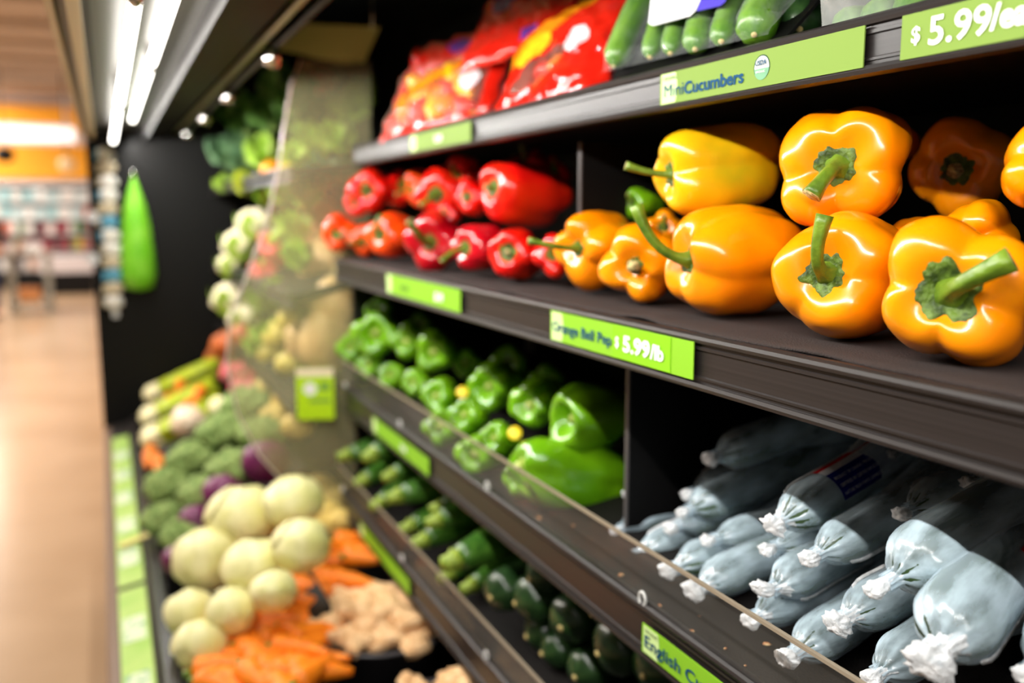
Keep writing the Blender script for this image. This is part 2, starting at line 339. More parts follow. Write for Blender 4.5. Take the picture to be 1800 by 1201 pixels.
lettering('USDA', .0058, M_blue, r, (X-.0014, yc+.0078, zb+.0185), bold=.00012); lettering('ORGANIC', .0028, M_white, r, (X-.0014, yc+.0068, zb+.0118))
r, yl, yr = sign('lime price sign reading $5.99/ea at the right end of the uppermost rail', X, 1587, 1990, 35, 107, M_green2, zt=zt, zb=zb)
q = Vector((X-.0008, yl, zb)); 
lettering('$', .0155, M_white, r, (X-.001, V(1603, 80, X).y, zb+.0105), bold=.0003); lettering('5.99', .027, M_white, r, (X-.001, V(1632, 80, X).y, zb+.0068), V(1632, 60, X).y-V(1742, 60, X).y, bold=.0004)
lettering('/ea', .0225, M_white, r, (X-.001, V(1743, 60, X).y, zb+.0085), bold=.0006)
r, yl, yr = sign('small blurred lime sign on the uppermost rail below the pepper bags', X, 722, 828, 232, 262, M_green2, zt=zt, zb=zb, disc=.03)
lettering('$5.99', .016, M_white, r, (X-.001, V(765, 240, X).y, zb+.009), bold=.0006)
# pepper shelf
X = SH2[0]-.0002; zt, zb = -.1185, -.1535
r, yl, yr = sign('lime sign lettered Orange Bell Pep with price $5.99/lb', X, 969, 1222, 543, 594, zt=zt, zb=zb, disc=.03)
lettering('Orange Bell Pep', .0165, M_blue, r, (X-.001, V(973, 570, X).y, zb+.0118), V(973, 570, X).y-V(1077, 590, X).y, bold=.00025)
b = MB(); ys, ye_ = V(1079, 590, X).y, V(1181, 600, X).y; b.box(X-.0014-X, -.0007, ye_-yl, ys-yl, .0005, zt-zb-.0005); b.build('price_sticker', mat('sticker_lime', (128, 192, 28), .3), r, False)
lettering('$', .0155, M_white, r, (X-.0018, V(1084, 600, X).y, zb+.0125), bold=.0003); lettering('5.99', .0225, M_white, r, (X-.0018, V(1098, 600, X).y, zb+.010), V(1098, 600, X).y-V(1146, 610, X).y, bold=.0009)
lettering('/lb', .0200, M_white, r, (X-.0018, V(1147, 610, X).y, zb+.010), V(1147, 600, X).y-V(1170, 610, X).y, bold=.0007)
r, yl, yr = sign('blurred lime sign on the pepper rail below the red peppers', X, 680, 809, 480, 510, zt=zt, zb=zb, disc=.03)
lettering('Red Bell', .014, M_navy, r, (X-.001, V(705, 500, X).y, zb+.012)); lettering('$5.99', .018, M_white, r, (X-.001, V(765, 520, X).y, zb+.010), bold=.0008)
# green pepper / english cucumber shelf
X = SH3[0]-.0002; zt, zb = -.434, -.4655
r, yl, yr = sign('lime sign lettered English Cucum at the bottom edge of photo', X, 1130, 1400, 1092, 1140, zt=zt, zb=zb, disc=.03)
lettering('ORGANIC', .0055, M_navy, r, (X-.001, yl-.006, zb+.0245)); lettering('English Cucumbers', .0185, M_blue, r, (X-.001, yl-.005, zb+.0085), .19, bold=.0002)
r, yl, yr = sign('blurred lime sign on the rail below the green peppers', X, 655, 753, 740, 775, zt=zt, zb=zb, disc=.03)
lettering('$3.99', .016, M_white, r, (X-.001, V(705, 790, X).y, zb+.009), bold=.0006)
X = SH4[0]-.0002; zt, zb = -.688, -.7165
r, yl, yr = sign('blurred lime sign on the lowest shelf rail above the ginger', X, 633, 718, 935, 965, zt=zt, zb=zb, disc=.03)
# signs lying on the deck rail
for k, (lb, v0, v1) in enumerate([('long green strip sign on the case front rail, far one', 765, 1022), ('long green strip sign on the case front rail, near one', 1032, 1300)]):
    y1 = VZ(222, v0, -.85).y; y0 = VZ(240, v1, -.85).y
    r = root('strip_sign', lb, 'sign', (-.018, y0, -.859), group=None); L = y1-y0
    b = MB(); b.prism([(0, -.002), (.058, .0085), (.058, .0095), (0, -.001)], 0, L); b.build('card', mat('pale_green_card', (176, 208, 110), .3, c2=(150, 196, 84), nscale=8), r, False)
    for i in range(5 if k == 0 else 2):
        yy = .12+i*.26; 
        if yy+.14 < L: 
            b = MB(); b.prism([(.006, .0005), (.05, .0085), (.05, .009), (.006, .001)], yy, yy+.12); b.build('printed_block', mat('pale_block', (214, 226, 190), .35, c2=(120, 170, 130), nscale=60, nlo=.5, nhi=.6), r, False)
r = root('product_tag', 'small yellow produce tag lying across the strip sign', 'tag', VZ(240, 945, -.838)); b = MB(); b.box(-.045, .045, -.012, .012, -.008, -.003)
b.build('card', mat('yellow_tag', (222, 206, 120), .5), r, False); r.rotation_euler = (0, -.15, .35)
# hanging sign on the clear divider
P = V(523, 640, .42); Q = V(593, 738, .42)
r = root('hanging_sign', 'small square lime sign with white disc hanging at the shelf corner', 'sign', V(523, 738, .40)); f = (V(593, 738, .40)-V(523, 738, .40)); w = .088; h = .125
o = T(r, r['label'], 'sign'); r.rotation_euler = (0, 0, math.atan2(-.32, .95))
b = MB(); b.box(0, w, -.0015, .0015, 0, h); b.build('card', mat('sign_yellowgreen', (184, 226, 20), .4), r, False)
b = MB(); b.box(.0, w, -.0022, -.0016, h-.02, h); b.build('header_band', mat('header_cream', (240, 225, 190), .4), r, False)
vs = [(.032+.016*math.cos(2*PI*i/24), -.0022, .075+.016*math.sin(2*PI*i/24)) for i in range(24)]; mobj('white_disc', vs, [tuple(range(24))], M_white, r, False)
b = MB(); b.box(.03, w-.008, -.0022, -.0017, .042, .05); b.box(.055, w-.01, -.0022, -.0017, .07, .09); b.build('print', mat('grey_green_print', (120, 165, 70), .5), r, False)

# ------------------------------------------------------------------ bell peppers
PB = {11: (1557, 375, 1835, 652),
 12: (1365, 360, 1592, 605),
 13: (1185, 345, 1402, 568),
 14: (1058, 385, 1192, 539),
 15: (983, 361, 1128, 522),
 16: (1150, 213, 1368, 380),
 17: (1362, 193, 1612, 392),
 18: (1598, 203, 1795, 390),
 19: (1758, 215, 1935, 375),
 20: (1650, 350, 1795, 470),
 21: (1560, 376, 1640, 470),
 22: (1290, 235, 1395, 330),
 23: (1525, 212, 1615, 300),
 24: (1093, 330, 1170, 388),
 26: (1120, 372, 1205, 440),
 31: (847, 280, 1004, 404),
 32: (885, 268, 985, 350),
 33: (940, 275, 1005, 345),
 34: (728, 290, 835, 384),
 35: (716, 292, 775, 372),
 36: (806, 310, 858, 388),
 37: (610, 294, 694, 374),
 38: (666, 298, 736, 368),
 39: (606, 330, 655, 382),
 40: (574, 366, 628, 452),
 41: (618, 384, 664, 460),
 42: (652, 360, 730, 467),
 43: (709, 370, 820, 480),
 44: (806, 380, 882, 490),
 45: (864, 396, 954, 499),
 46: (944, 400, 1002, 502),
 47: (756, 358, 818, 402),
 48: (768, 273, 866, 350),
 51: (985, 655, 1112, 814),
 52: (910, 643, 990, 772),
 53: (828, 622, 914, 734),
 54: (800, 605, 848, 680),
 55: (740, 572, 802, 664),
 56: (694, 557, 750, 644),
 57: (624, 535, 707, 642),
 58: (640, 520, 695, 575),
 59: (712, 552, 765, 595),
 60: (594, 583, 642, 645),
 61: (858, 608, 932, 680),
 62: (925, 640, 1000, 710),
 63: (898, 765, 1108, 910),
 64: (845, 736, 910, 808),
 65: (785, 698, 862, 768),
 66: (740, 662, 806, 728),
 67: (708, 645, 758, 704),
 68: (668, 636, 718, 692),
 69: (626, 616, 677, 668),
 70: (806, 755, 884, 850),
 71: (886, 798, 968, 885),
 72: (745, 712, 818, 792)}
DBG = False
class Pep:
    """lobed bell pepper, local z towards the stem, unit radius about 1"""
    def __init__(s, seed, n=4, L=1.0, d=.17, dim=.32, taper=.12, bdim=.2, skew=.09, wob=.11):
        R = random.Random(seed); s.n = n; s.L = L; s.d = d; s.dim = dim; s.tp = taper; s.bd = bdim; s.wob = wob; s.so = Vector((seed*5.1, seed*2.3, 0))
        s.a = [2*PI*i/n+R.uniform(-.3, .3) for i in range(n)]; s.lr = [R.uniform(-.10, .10) for _ in range(n)]; s.lz = [R.uniform(-.13, .13) for _ in range(n)]
        s.sk = (R.uniform(-skew, skew), R.uniform(-skew, skew))
    def pt(s, th, ph, off=0.0):
        best = min(range(s.n), key=lambda i: abs((th-s.a[i]+PI) % (2*PI)-PI)); dv = 9; 
        # distance to the nearest valley, scaled by lobe width
        va = sorted(((s.a[i]+((s.a[(i+1) % s.n]-s.a[i]) % (2*PI))/2) % (2*PI)) for i in range(s.n)); t = th % (2*PI)
        for i in range(s.n):
            a0 = va[i]; w = (va[(i+1) % s.n]-a0) % (2*PI); u = (t-a0) % (2*PI)
            if u < w: m = math.sin(PI*u/w); break
        else: m = 0
        lob = math.sqrt(m*m+.008)/1.004
        wt = m*m; r0 = 1+s.lr[best]*wt; z0 = s.lz[best]*wt
        sn, cs = math.sin(ph), math.cos(ph); rr = abs(sn)**.62; zz = math.copysign(abs(cs)**.72, cs)
        tt = (1-zz)/2
        rr *= 1-s.tp*tt-.03*math.sin(PI*tt)
        dd = s.d*(.85+.75*abs(zz)**2)
        x = rr*r0*(1-dd*(1-lob)*min(1, rr*1.6))
        z = zz*s.L
        core = math.exp(-(rr/.40)**2)
        if zz > 0: z -= s.dim*core + (1-lob)*.10*(1-core)*zz; z += z0*(1-core)*zz
        else: z += s.bd*math.exp(-(rr/.36)**2)+(1-lob)*.20*(1-math.exp(-(rr/.2)**2))*(-zz); z -= z0*(1-core)*(-zz)*.8
        p = Vector((x*math.cos(th)+s.sk[0]*z, x*math.sin(th)+s.sk[1]*z, z))
        p *= 1+s.wob*noise.noise(p*1.3+s.so)+.022*noise.noise(p*2.9+s.so)
        if off: 
            d = Vector((p.x*.3, p.y*.3, 1 if zz > 0 else -1)).normalized(); p += d*off
        return p
    def mesh(s, nu=72, nv=44):
        vs = [s.pt(0, 1e-4)]
        for i in range(1, nv):
            t = i/nv; ph = PI*t
            for j in range(nu): vs.append(s.pt(2*PI*j/nu, ph))
        vs.append(s.pt(0, PI-1e-4)); e = len(vs)-1
        fs = [(0, 1+j, 1+(j+1) % nu) for j in range(nu)]
        fs += [(1+i*nu+j, 1+(i+1)*nu+j, 1+(i+1)*nu+(j+1) % nu, 1+i*nu+(j+1) % nu) for i in range(nv-2) for j in range(nu)]
        fs += [(e, 1+(nv-2)*nu+(j+1) % nu, 1+(nv-2)*nu+j) for j in range(nu)]
        return vs, fs
    def calyx(s, size=.34, pts=5, rnd=0):
        nu, nr = 60, 6; vs = []; fs = []
        for i in range(nr+1):
            for j in range(nu):
                th = 2*PI*j/nu; rim = size*.86*(1+.07*math.cos(pts*th)+.28*noise.noise(Vector((math.cos(th)*3, math.sin(th)*3, rnd))))
                k = i/nr; tgt = rim*k; ph = math.asin(min(1, max(1e-5, tgt/1.0)**(1/.62)))
                h = .035*(1-k**4)+.012+.05*noise.noise(Vector((math.cos(th)*tgt*16, math.sin(th)*tgt*16, rnd+2)))*(k)
                vs.append(s.pt(th, max(ph, 1e-4), max(h, .008) if i < nr else -.01))
        for i in range(nr):
            for j in range(nu): a = i*nu+j; b_ = i*nu+(j+1) % nu; fs.append((a, b_, b_+nu, a+nu))
        return vs, fs
def pepper(label, u, v, X, R, ax, skin, seed, n=4, L=1.0, stem=('curve', .6, (0, .6, .3)), roll=0, sq=(1, 1), res=(72, 44), calyx=.34, hero=False, world=None, cat='bell pepper', group=None, sr=.085, cmat=None, **kw):
    """u, v where its middle is seen, X its distance plane, R radius in m, ax (right, up, towards camera) of the stem axis"""
    pp = Pep(seed, n, L, **kw); vs, fs = pp.mesh(*res)
    bx = PB[seed]; u, v = (bx[0]+bx[2])/2, (bx[1]+bx[3])/2
    P = V(u, v, X); axis = vdir(u, v, *ax); M = rotz(axis) @ Matrix.Rotation(roll, 3, 'Z')
    for it in range(4):                                     # sized and centred on its outline in the photo
        q = [P+M @ Vector((p.x*sq[0], p.y*sq[1], p.z))*R for p in vs[::3]]
        us = [900+FPX*p.dot(RT)/p.dot(FW) for p in q]; ws = [600.5-FPX*p.dot(UP)/p.dot(FW) for p in q]
        R *= math.sqrt((bx[2]-bx[0])*(bx[3]-bx[1])/((max(us)-min(us))*(max(ws)-min(ws))))
        d = depth(P)/FPX; P = P+RT*(((bx[0]+bx[2])-(max(us)+min(us)))/2*d)-UP*(((bx[1]+bx[3])-(max(ws)+min(ws)))/2*d)
        P *= X/P.x
    if DBG: print('PEP', seed, 'R %.3f' % R, 'X %.3f' % P.x, 'Y %.3f' % P.y, 'zmin %.3f' % min(p.z for p in q), file=open('/tmp/dbg', 'a'))
    r = root('bell_pepper', label, cat, P, M, group)
    Rx, Ry = R*sq[0], R*sq[1]
    sc = lambda p: Vector((p.x*Rx, p.y*Ry, p.z*R))
    mobj('flesh', [sc(p) for p in vs], fs, skin, r)
    c0 = pp.pt(0, 1e-4); kind, ln, bd = stem
    if calyx:
        cv, cf = pp.calyx(calyx, rnd=seed); mobj('calyx', [sc(p) for p in cv], cf, cmat or M_calyx, r)
    bl = M.inverted() @ vdir(u, v, *bd)                     # bend direction in local space
    base = Vector((c0.x, c0.y, c0.z-.02)); 
    if kind == 'curve':
        p1 = base+Vector((0, 0, ln*.62)); p2 = p1+bl*ln*.75
    elif kind == 'stub':
        p1 = base+Vector((0, 0, ln*.5)); p2 = base+Vector((0, 0, ln))+bl*.04
    pts = bez(base, p1, p2, 14); rad = []
    for i in range(14):
        t = i/13; rr = sr*(1+.9*math.exp(-(t/.13)**2)-.18*math.sin(PI*t)+.28*max(0, t-.75)*2); rad.append(rr*R)
    b = MB(); b.tube([sc(p) for p in pts], rad, 20, 0, .07, 5, True, 1); b.build('stem', [cmat or M_stem, M_gpale if cmat else M_tan], r)
    return r
ob = [
 # label, u, v, X, R, axis, skin, seed, kwargs
 ('big orange bell pepper at the far right end of the bottom row, thick curved stem', 1692, 508, .560, .0490, (-.1, .05, 1), M_orange, 11, dict(n=4, L=.85, sq=(1.04, 1.04), stem=('curve', .95, (.85, .5, .1)), roll=.5, sr=.13, calyx=.46, dim=.36, d=.24)),
 ('orange bell pepper in front row with tall stem arching upward past its top', 1478, 484, .580, .0460, (-.42, .0, .9), M_orange, 12, dict(n=3, L=.95, sq=(1.05, 1), stem=('curve', 1.0, (.22, .97, .0)), roll=.9, sr=.10, calyx=.36, d=.22)),
 ('large orange bell pepper in front row turned sideways, thin stem pointing up left', 1300, 457, .592, .0500, (-.85, -.02, .5), M_orange, 13, dict(n=4, L=1.02, sq=(1, 1), stem=('curve', 1.15, (-.3, .95, 0)), roll=.4, sr=.09, calyx=.26, d=.2)),
 ('small orange bell pepper in front row facing forward with short clipped stem', 1127, 461, .580, .0400, (-.15, -.05, 1), M_orange, 14, dict(n=4, L=1.0, stem=('stub', .3, (0, -.5, .8)), roll=.2, sr=.13, calyx=.22, d=.22)),
 ('leftmost orange bell pepper, touching the red ones, stem pointing left', 1062, 442, .600, .0455, (-.62, .0, .75), M_orange, 15, dict(n=4, L=1.1, stem=('curve', 1.05, (-.95, .22, .1)), roll=.1, sr=.075, calyx=.24, d=.2)),
 ('yellowish bell pepper with green tinge lying on its side in the upper row', 1252, 302, .630, .0450, (-.9, -.05, .42), M_yorange, 16, dict(n=3, L=1.25, stem=('curve', .75, (-.9, .35, .2)), roll=1.2, sr=.075, calyx=.3, d=.2, taper=.12)),
 ('round orange bell pepper on top in the middle, drooping broken stem', 1487, 292, .612, .0500, (-.2, .02, 1), M_orange, 17, dict(n=4, L=.85, stem=('curve', .62, (-.5, -.8, .3)), roll=.75, sr=.12, calyx=.34, dim=.3, d=.2)),
 ('orange bell pepper in shade behind the top row, dark calyx facing out', 1692, 300, .80, .0470, (-.2, -.1, 1), M_orange, 18, dict(n=4, L=.9, stem=('stub', .25, (0, 0, 1)), roll=.3, sr=.12, calyx=.34)),
 ('orange bell pepper on top cut off by the right edge of photo', 1838, 296, .615, .0450, (.3, .3, .8), M_orange, 19, dict(n=4, L=1.0, roll=.4)),
 ('orange bell pepper half hidden behind the big right one', 1690, 400, .635, .0420, (.2, .2, -.9), M_orange, 20, dict(n=4, L=.95, roll=.3)),
 ('orange bell pepper wedged behind the tall-stemmed one', 1570, 425, .66, .040, (.2, .2, -.9), M_orange, 21, dict(n=4, L=.95, roll=.7)),
 ('orange bell pepper deep in shade behind the yellowish one', 1345, 275, .77, .043, (0, .3, .9), M_orange, 22, dict(n=4, L=.95)),
 ('orange bell pepper deep in shade between the two upper ones', 1560, 250, .80, .043, (0, .3, .9), M_orange, 23, dict(n=4, L=.95)),
 ('greenish small pepper peeking from behind the left orange ones', 1135, 358, .70, .034, (-.6, .1, .6), M_gpep, 24, dict(n=3, L=1.15)),
 ('orange bell pepper behind the two leftmost, lower layer', 1180, 405, .685, .042, (0, .4, .9), M_orange, 26, dict(n=4, L=.95)),
]
for lb, u, v, X, R, ax, sk, sd, kw in ob:
    pepper(lb, u, v, X, R, ax, sk, sd, group='orange bell peppers', **kw)
lo = (48, 30)
rb = [
 ('largest red bell pepper lying sideways on top next to the divider', 928, 340, .650, .045, (-.85, .12, .45), M_red, 31, dict(n=3, L=1.25, roll=.5, stem=('stub', .3, (-1, 0, 0)))),
 ('red bell pepper at the back of the top with lone stem upright', 935, 300, .76, .040, (-.3, .9, .3), M_dred, 32, dict(n=4, stem=('curve', .9, (-.2, .9, 0)))),
 ('dark red pepper in deep shade beside the divider', 978, 305, .80, .040, (0, .4, .8), M_dred, 33, dict(n=4)),
 ('red bell pepper on top with curled green stem facing forward', 800, 322, .625, .041, (-.3, -.1, .9), M_red, 34, dict(n=4, L=1.1, stem=('curve', .7, (-.7, -.5, .2)))),
 ('red bell pepper at the very top behind the curled stem one', 815, 310, .66, .04, (-.4, .1, .9), M_red, 48, dict(n=4, L=1.1)),
 ('orange-streaked red pepper on top left of the curled stem one', 742, 333, .635, .037, (-.8, -.1, .6), M_ored, 35, dict(n=4, stem=('curve', .8, (-.9, -.3, .2)))),
 ('small red pepper on top between the largest one and the curled stem one', 832, 352, .585, .027, (-.4, .1, .9), M_red, 36, dict(n=4, L=1.1, stem=('stub', .5, (-.2, .3, 1)))),
 ('red bell pepper at the left end of the top row, stem facing out', 650, 333, .565, .045, (-.25, .0, .95), M_red, 37, dict(n=4, stem=('curve', .5, (0, .6, .5)))),
 ('red bell pepper second from left in the top row', 700, 325, .625, .044, (.3, .2, .8), M_red, 38, dict(n=4)),
 ('pinkish red pepper at left above the orange-red cluster', 628, 368, .535, .030, (-.3, .1, .9), M_red, 39, dict(n=4)),
 ('orange-red pepper at the far left end of the bottom row', 598, 408, .505, .046, (-.2, -.2, .9), M_ored, 40, dict(n=4, stem=('curve', .8, (.9, .2, .2)))),
 ('orange-red pepper second from left at the bottom, stem sideways', 640, 418, .545, .042, (-.3, -.2, .9), M_ored, 41, dict(n=4, stem=('curve', .9, (-.9, .2, .2)))),
 ('big orange-red pepper with upright stem in the bottom row', 694, 412, .555, .046, (-.6, .1, .7), M_ored, 42, dict(n=4, stem=('curve', 1.1, (.6, .9, 0)))),
 ('deep red pepper in bottom row with long dark stem hanging down', 764, 426, .560, .0445, (-.3, -.1, .95), M_dred, 43, dict(n=4, L=.95, stem=('curve', 1.1, (-.5, .85, .2)), sr=.11, calyx=.3)),
 ('red pepper in bottom row with pale green stem pointing left', 846, 436, .568, .039, (-.65, .0, .6), M_dred, 44, dict(n=4, L=1.0, stem=('curve', .9, (-.6, -.6, .2)), calyx=.35)),
 ('red bell pepper in bottom row showing round pale green stem hollow', 908, 448, .578, .0385, (-.3, .05, .95), M_red, 45, dict(n=4, L=1.15, stem=('stub', .25, (0, 0, 1)), calyx=.42, sr=.1)),
 ('small red pepper in the bottom row touching the orange ones', 975, 448, .592, .036, (-.2, .1, .95), M_red, 46, dict(n=4, L=1.0)),
 ('red pepper half hidden in the middle of the red pile', 800, 392, .60, .036, (-.3, .1, .9), M_red, 47, dict(n=4)),
]
for lb, u, v, X, R, ax, sk, sd, kw in rb:
    pepper(lb, u, v, X, R, ax, sk, sd, res=lo, group='red bell peppers', **kw)
M_gcal = mat('light_green_core', (168, 186, 84), .5)
gb = [
 ('biggest green bell pepper standing at the right, deep hollow facing the aisle', 1052, 735, .625, .0470, (-.72, -.12, .65), M_gpep, 51, dict(n=3, L=1.25, dim=.75, roll=.4)),
 ('green bell pepper second from right in the upper row, folded hollow', 955, 705, .635, .0390, (-.55, -.1, .8), M_gpep, 52, dict(n=4, L=1.15, dim=.6)),
 ('green bell pepper with pale heart above two yellow stickers', 872, 674, .625, .0430, (-.5, -.1, .8), M_gpep, 53, dict(n=4, L=1.1, dim=.65)),
 ('small shaded green pepper behind the row at the middle', 828, 640, .66, .030, (-.3, .2, .9), M_gpep, 54, dict(n=4, dim=.4)),
 ('green bell pepper third from left in the upper row', 770, 615, .60, .040, (-.4, -.1, .9), M_gpep, 55, dict(n=3, L=1.1, dim=.55)),
 ('green bell pepper second from left in the upper row', 724, 603, .60, .038, (-.4, 0, .9), M_gpep, 56, dict(n=4, L=1.05, dim=.5)),
 ('large green bell pepper at the left end of the upper row', 664, 588, .56, .050, (-.3, 0, .95), M_gpep, 57, dict(n=4, L=1.0, dim=.6)),
 ('shaded green pepper above the left end of the pile', 668, 552, .59, .042, (-.2, .3, .9), M_gpep, 58, dict(n=4)),
 ('shaded green pepper above the second from left', 738, 575, .67, .036, (-.2, .3, .9), M_gpep, 59, dict(n=4)),
 ('green pepper at the far left corner of the shelf', 618, 612, .53, .038, (-.2, 0, .9), M_gpep, 60, dict(n=4, dim=.4)),
 ('shaded green pepper above the yellow sticker pair', 885, 640, .70, .038, (-.2, .3, .9), M_gpep, 61, dict(n=4)),
 ('shaded green pepper behind the folded one at right', 955, 672, .715, .038, (-.2, .3, .9), M_gpep, 62, dict(n=4)),
 ('long shiny green pepper lying in front at the right by the fence', 1010, 835, .598, .0395, (-.85, .05, .45), M_gpep, 63, dict(n=3, L=1.75, dim=.4, taper=.1, roll=1.0)),
 ('green pepper with curled rim at the fence beside the long one', 885, 772, .562, .034, (-.5, .1, .85), M_gpep, 64, dict(n=4, L=1.1, dim=.5)),
 ('green pepper in the front row below the yellow stickers', 825, 738, .56, .036, (-.4, .1, .9), M_gpep, 65, dict(n=4, dim=.45)),
 ('green pepper in the front row, middle of the shelf', 775, 700, .56, .038, (-.4, .1, .9), M_gpep, 66, dict(n=4, L=1.1, dim=.45)),
 ('green pepper in the front row left of the middle', 735, 678, .565, .036, (-.4, .1, .9), M_gpep, 67, dict(n=4, dim=.45)),
 ('green pepper in the front row second from the left end', 695, 662, .56, .036, (-.3, .1, .9), M_gpep, 68, dict(n=3, L=1.1, dim=.45)),
 ('green pepper behind the fence near the left end', 652, 640, .545, .034, (-.3, .1, .9), M_gpep, 69, dict(n=4, dim=.4)),
 ('green pepper seen through the fence at the middle', 850, 800, .548, .032, (-.3, .1, .9), M_gpep, 70, dict(n=4, dim=.4)),
 ('green pepper seen through the fence toward the right', 935, 838, .55, .034, (-.4, .1, .9), M_gpep, 71, dict(n=4, L=1.2, dim=.4)),
 ('green pepper seen through the fence left of the middle', 785, 748, .545, .032, (-.3, .1, .9), M_gpep, 72, dict(n=4, dim=.4)),
]
for lb, u, v, X, R, ax, sk, sd, kw in gb:
    pepper(lb, u, v, X, R, ax, sk, sd, res=lo, group='green bell peppers', stem=('stub', .20, (0, 0, 1)), calyx=.26, sr=.12, cmat=M_gcal, **kw)
for lb, u, v, X in (('round yellow sticker on the green pepper with pale heart', 813, 690, .555), ('round yellow sticker on the green pepper beside the long one', 905, 762, .553)):
    P = V(u, v, X-.012); b = MB(); b.ell((0, 0, 0), .011, .011, .0015, 20, 6); o = T(b.build('fruit_sticker', M_yel, loc=P), lb, 'sticker'); o.rotation_euler = rotz(vdir(u, v, -.1, .3, 1)).to_euler()

# ------------------------------------------------------------------ wrapped english cucumbers
M_cuc = mat('dark_cucumber_skin', (24, 44, 22), .45, c2=(70, 98, 52), nscale=22, nlo=.45, nhi=.8, stretch=(.25, 1, 1), bump=.4, bscale=90)
M_wrap = film('milky_shrink_wrap', (212, 234, 248), op=.135, edge=.34, rough=.16, bump=.8, bscale=26, stretch=(.5, 1.6, 1.6), streak=.62, sscale=26)
M_knot = film('bunched_white_wrap', (246, 248, 250), op=.42, edge=.4, rough=.3, bump=1, bscale=120, streak=.4, sscale=90)
M_lblue = mat('blue_wrap_label', (24, 30, 130), .25); M_lred = mat('red_wrap_label', (200, 30, 36), .25); M_lwhite = mat('white_wrap_label', (235, 236, 240), .3)
def cuc_profile(t, r, L):                                   # distance s from front end -> radius
    a = min(1, t/(.12)); b_ = min(1, (1-t)/.12)
    return r*(math.sin(a*PI/2)**.62)*(max(0, math.sin(b_*PI/2))**.55)
def english(label, u, v, X, r, ax_end, seed, L=.31, lab=None, knob=1.0, neck=.016, kside=(0, 0), wrapm=None):
    """tip seen at (u, v) on plane X; ax_end = world direction of the body"""
    R = random.Random(seed); tip = V(u, v, X); D = Vector(ax_end).normalized(); M = rotx(D)
    rt = root('english_cucumber', label, 'cucumber', tip, M, 'shrink-wrapped english cucumbers')
    bend = R.uniform(-.010, .010); bz = R.uniform(-.004, .004)
    n = 30; m = 36; b = MB(); pts = []; rad = []
    def cl(x): t = x/L; return Vector((x, bend*math.sin(PI*t), bz*math.sin(PI*t)))
    for i in range(n+1):
        t = (i/n)**1.25; t = min(max(t, .004), .996); pts.append(cl(neck+t*L)); rad.append(max(.0015, cuc_profile(t, r, L)))
    b.tube(pts, rad, 28, 0, .018, 9); b.build('cucumber_body', M_cuc, rt)
    # wrap: follows the body, gathers to a neck, flares into the knot
    vs = []; fs = []; st = [0]
    xs = [neck*.55, neck*.75, neck*.92]+[neck+((i/40)**1.35)*L for i in range(1, 41)]
    k1 = R.uniform(0, 6); nf = R.choice((9, 11, 13)); tw = R.uniform(25, 60)
    for x in xs:
        t = (x-neck)/L
        base = cuc_profile(max(t, 0), r, L)*1.03+.0007 if t > 0 else 0
        rr = max(base, .0042+.0016*knob+max(0, t)*.05)
        pl = .0026*math.exp(-max(0, x-neck*.6)/.022); c = cl(x)
        for j in range(m):
            th = 2*PI*j/m; q = rr+pl*math.sin(nf*th+tw*x+k1)+.0011*noise.noise(Vector((x*34, math.cos(th)*1.7+seed, math.sin(th)*1.7)))
            vs.append(Vector((x, c.y+math.cos(th)*q, c.z+math.sin(th)*q)))
    nn = len(xs); fs = [(i*m+j, i*m+(j+1) % m, (i+1)*m+(j+1) % m, (i+1)*m+j) for i in range(nn-1) for j in range(m)]
    mobj('plastic_wrap', vs, fs, wrapm or M_wrap, rt)
    # knot of gathered film
    vs = []; m2 = 40; K = knob*.78; prof = [(neck*1.5, .0085), (neck*1.15, .0062), (neck*.85, .0054), (neck*.6, .0066), (neck*.35, .0086), (neck*.1, .0096), (-.001, .0085), (-.003, .0060), (-.003, .003), (-.0025, .0004)]
    for x, q in prof:
        for j in range(m2):
            th = 2*PI*j/m2; f = 1+.42*noise.noise(Vector((math.cos(th)*3.2, math.sin(th)*3.2, x*260+seed*3)))+.09*math.sin(5*th+x*500)+.05*math.sin(11*th)
            vs.append(Vector((x, (math.cos(th)*q*f*K*1.15)+kside[0]*(neck-x), math.sin(th)*q*f*K*.85+kside[1]*(neck-x))))
    fs = [(i*m2+j, i*m2+(j+1) % m2, (i+1)*m2+(j+1) % m2, (i+1)*m2+j) for i in range(len(prof)-1) for j in range(m2)]
    mobj('gathered_end', vs, fs, M_knot, rt)
    # a long heat seal along the wrap
    th = R.uniform(.2, 1.4) if seed % 3 == 0 else R.uniform(3.5, 6)
    vs = []
    for i in range(30):
        x = neck+.02+i/29*(L-.06); q = cuc_profile((x-neck)/L, r, L)*1.03+.0006; c = cl(x)
        for dq, dt in ((0, -.03), (.0028, .05), (0, .06)): vs.append(Vector((x, c.y+math.cos(th+dt)*(q+dq), c.z+math.sin(th+dt)*(q+dq))))
    mobj('wrap_seam', vs, [(i*3+k, i*3+k+1, i*3+k+4, i*3+k+3) for i in range(29) for k in range(2)], M_knot, rt)
    if lab:
        x0, x1, t0, t1 = lab; na, nb = 20, 12
        def sp(x, th, o): q = r*1.03+.0018+o; c = cl(x); return Vector((x, c.y+math.cos(th)*q, c.z+math.sin(th)*q))
        lo_ = None
        for nm, a0, a1, mm, oo in (('label_blue_band', t0, t0+(t1-t0)*.62, M_lblue, 0), ('label_white_band', t0+(t1-t0)*.62, t0+(t1-t0)*.8, M_lwhite, 0), ('label_red_band', t0+(t1-t0)*.8, t1, M_lred, 0)):
            vs = [sp(x0+(x1-x0)*i/na, a0+(a1-a0)*j/nb, oo) for i in range(na+1) for j in range(nb+1)]
            fs = [(i*(nb+1)+j, i*(nb+1)+j+1, (i+1)*(nb+1)+j+1, (i+1)*(nb+1)+j) for i in range(na) for j in range(nb)]
            o = mobj(nm, vs, fs, mm, rt)
            if nm == 'label_blue_band': lo_ = o
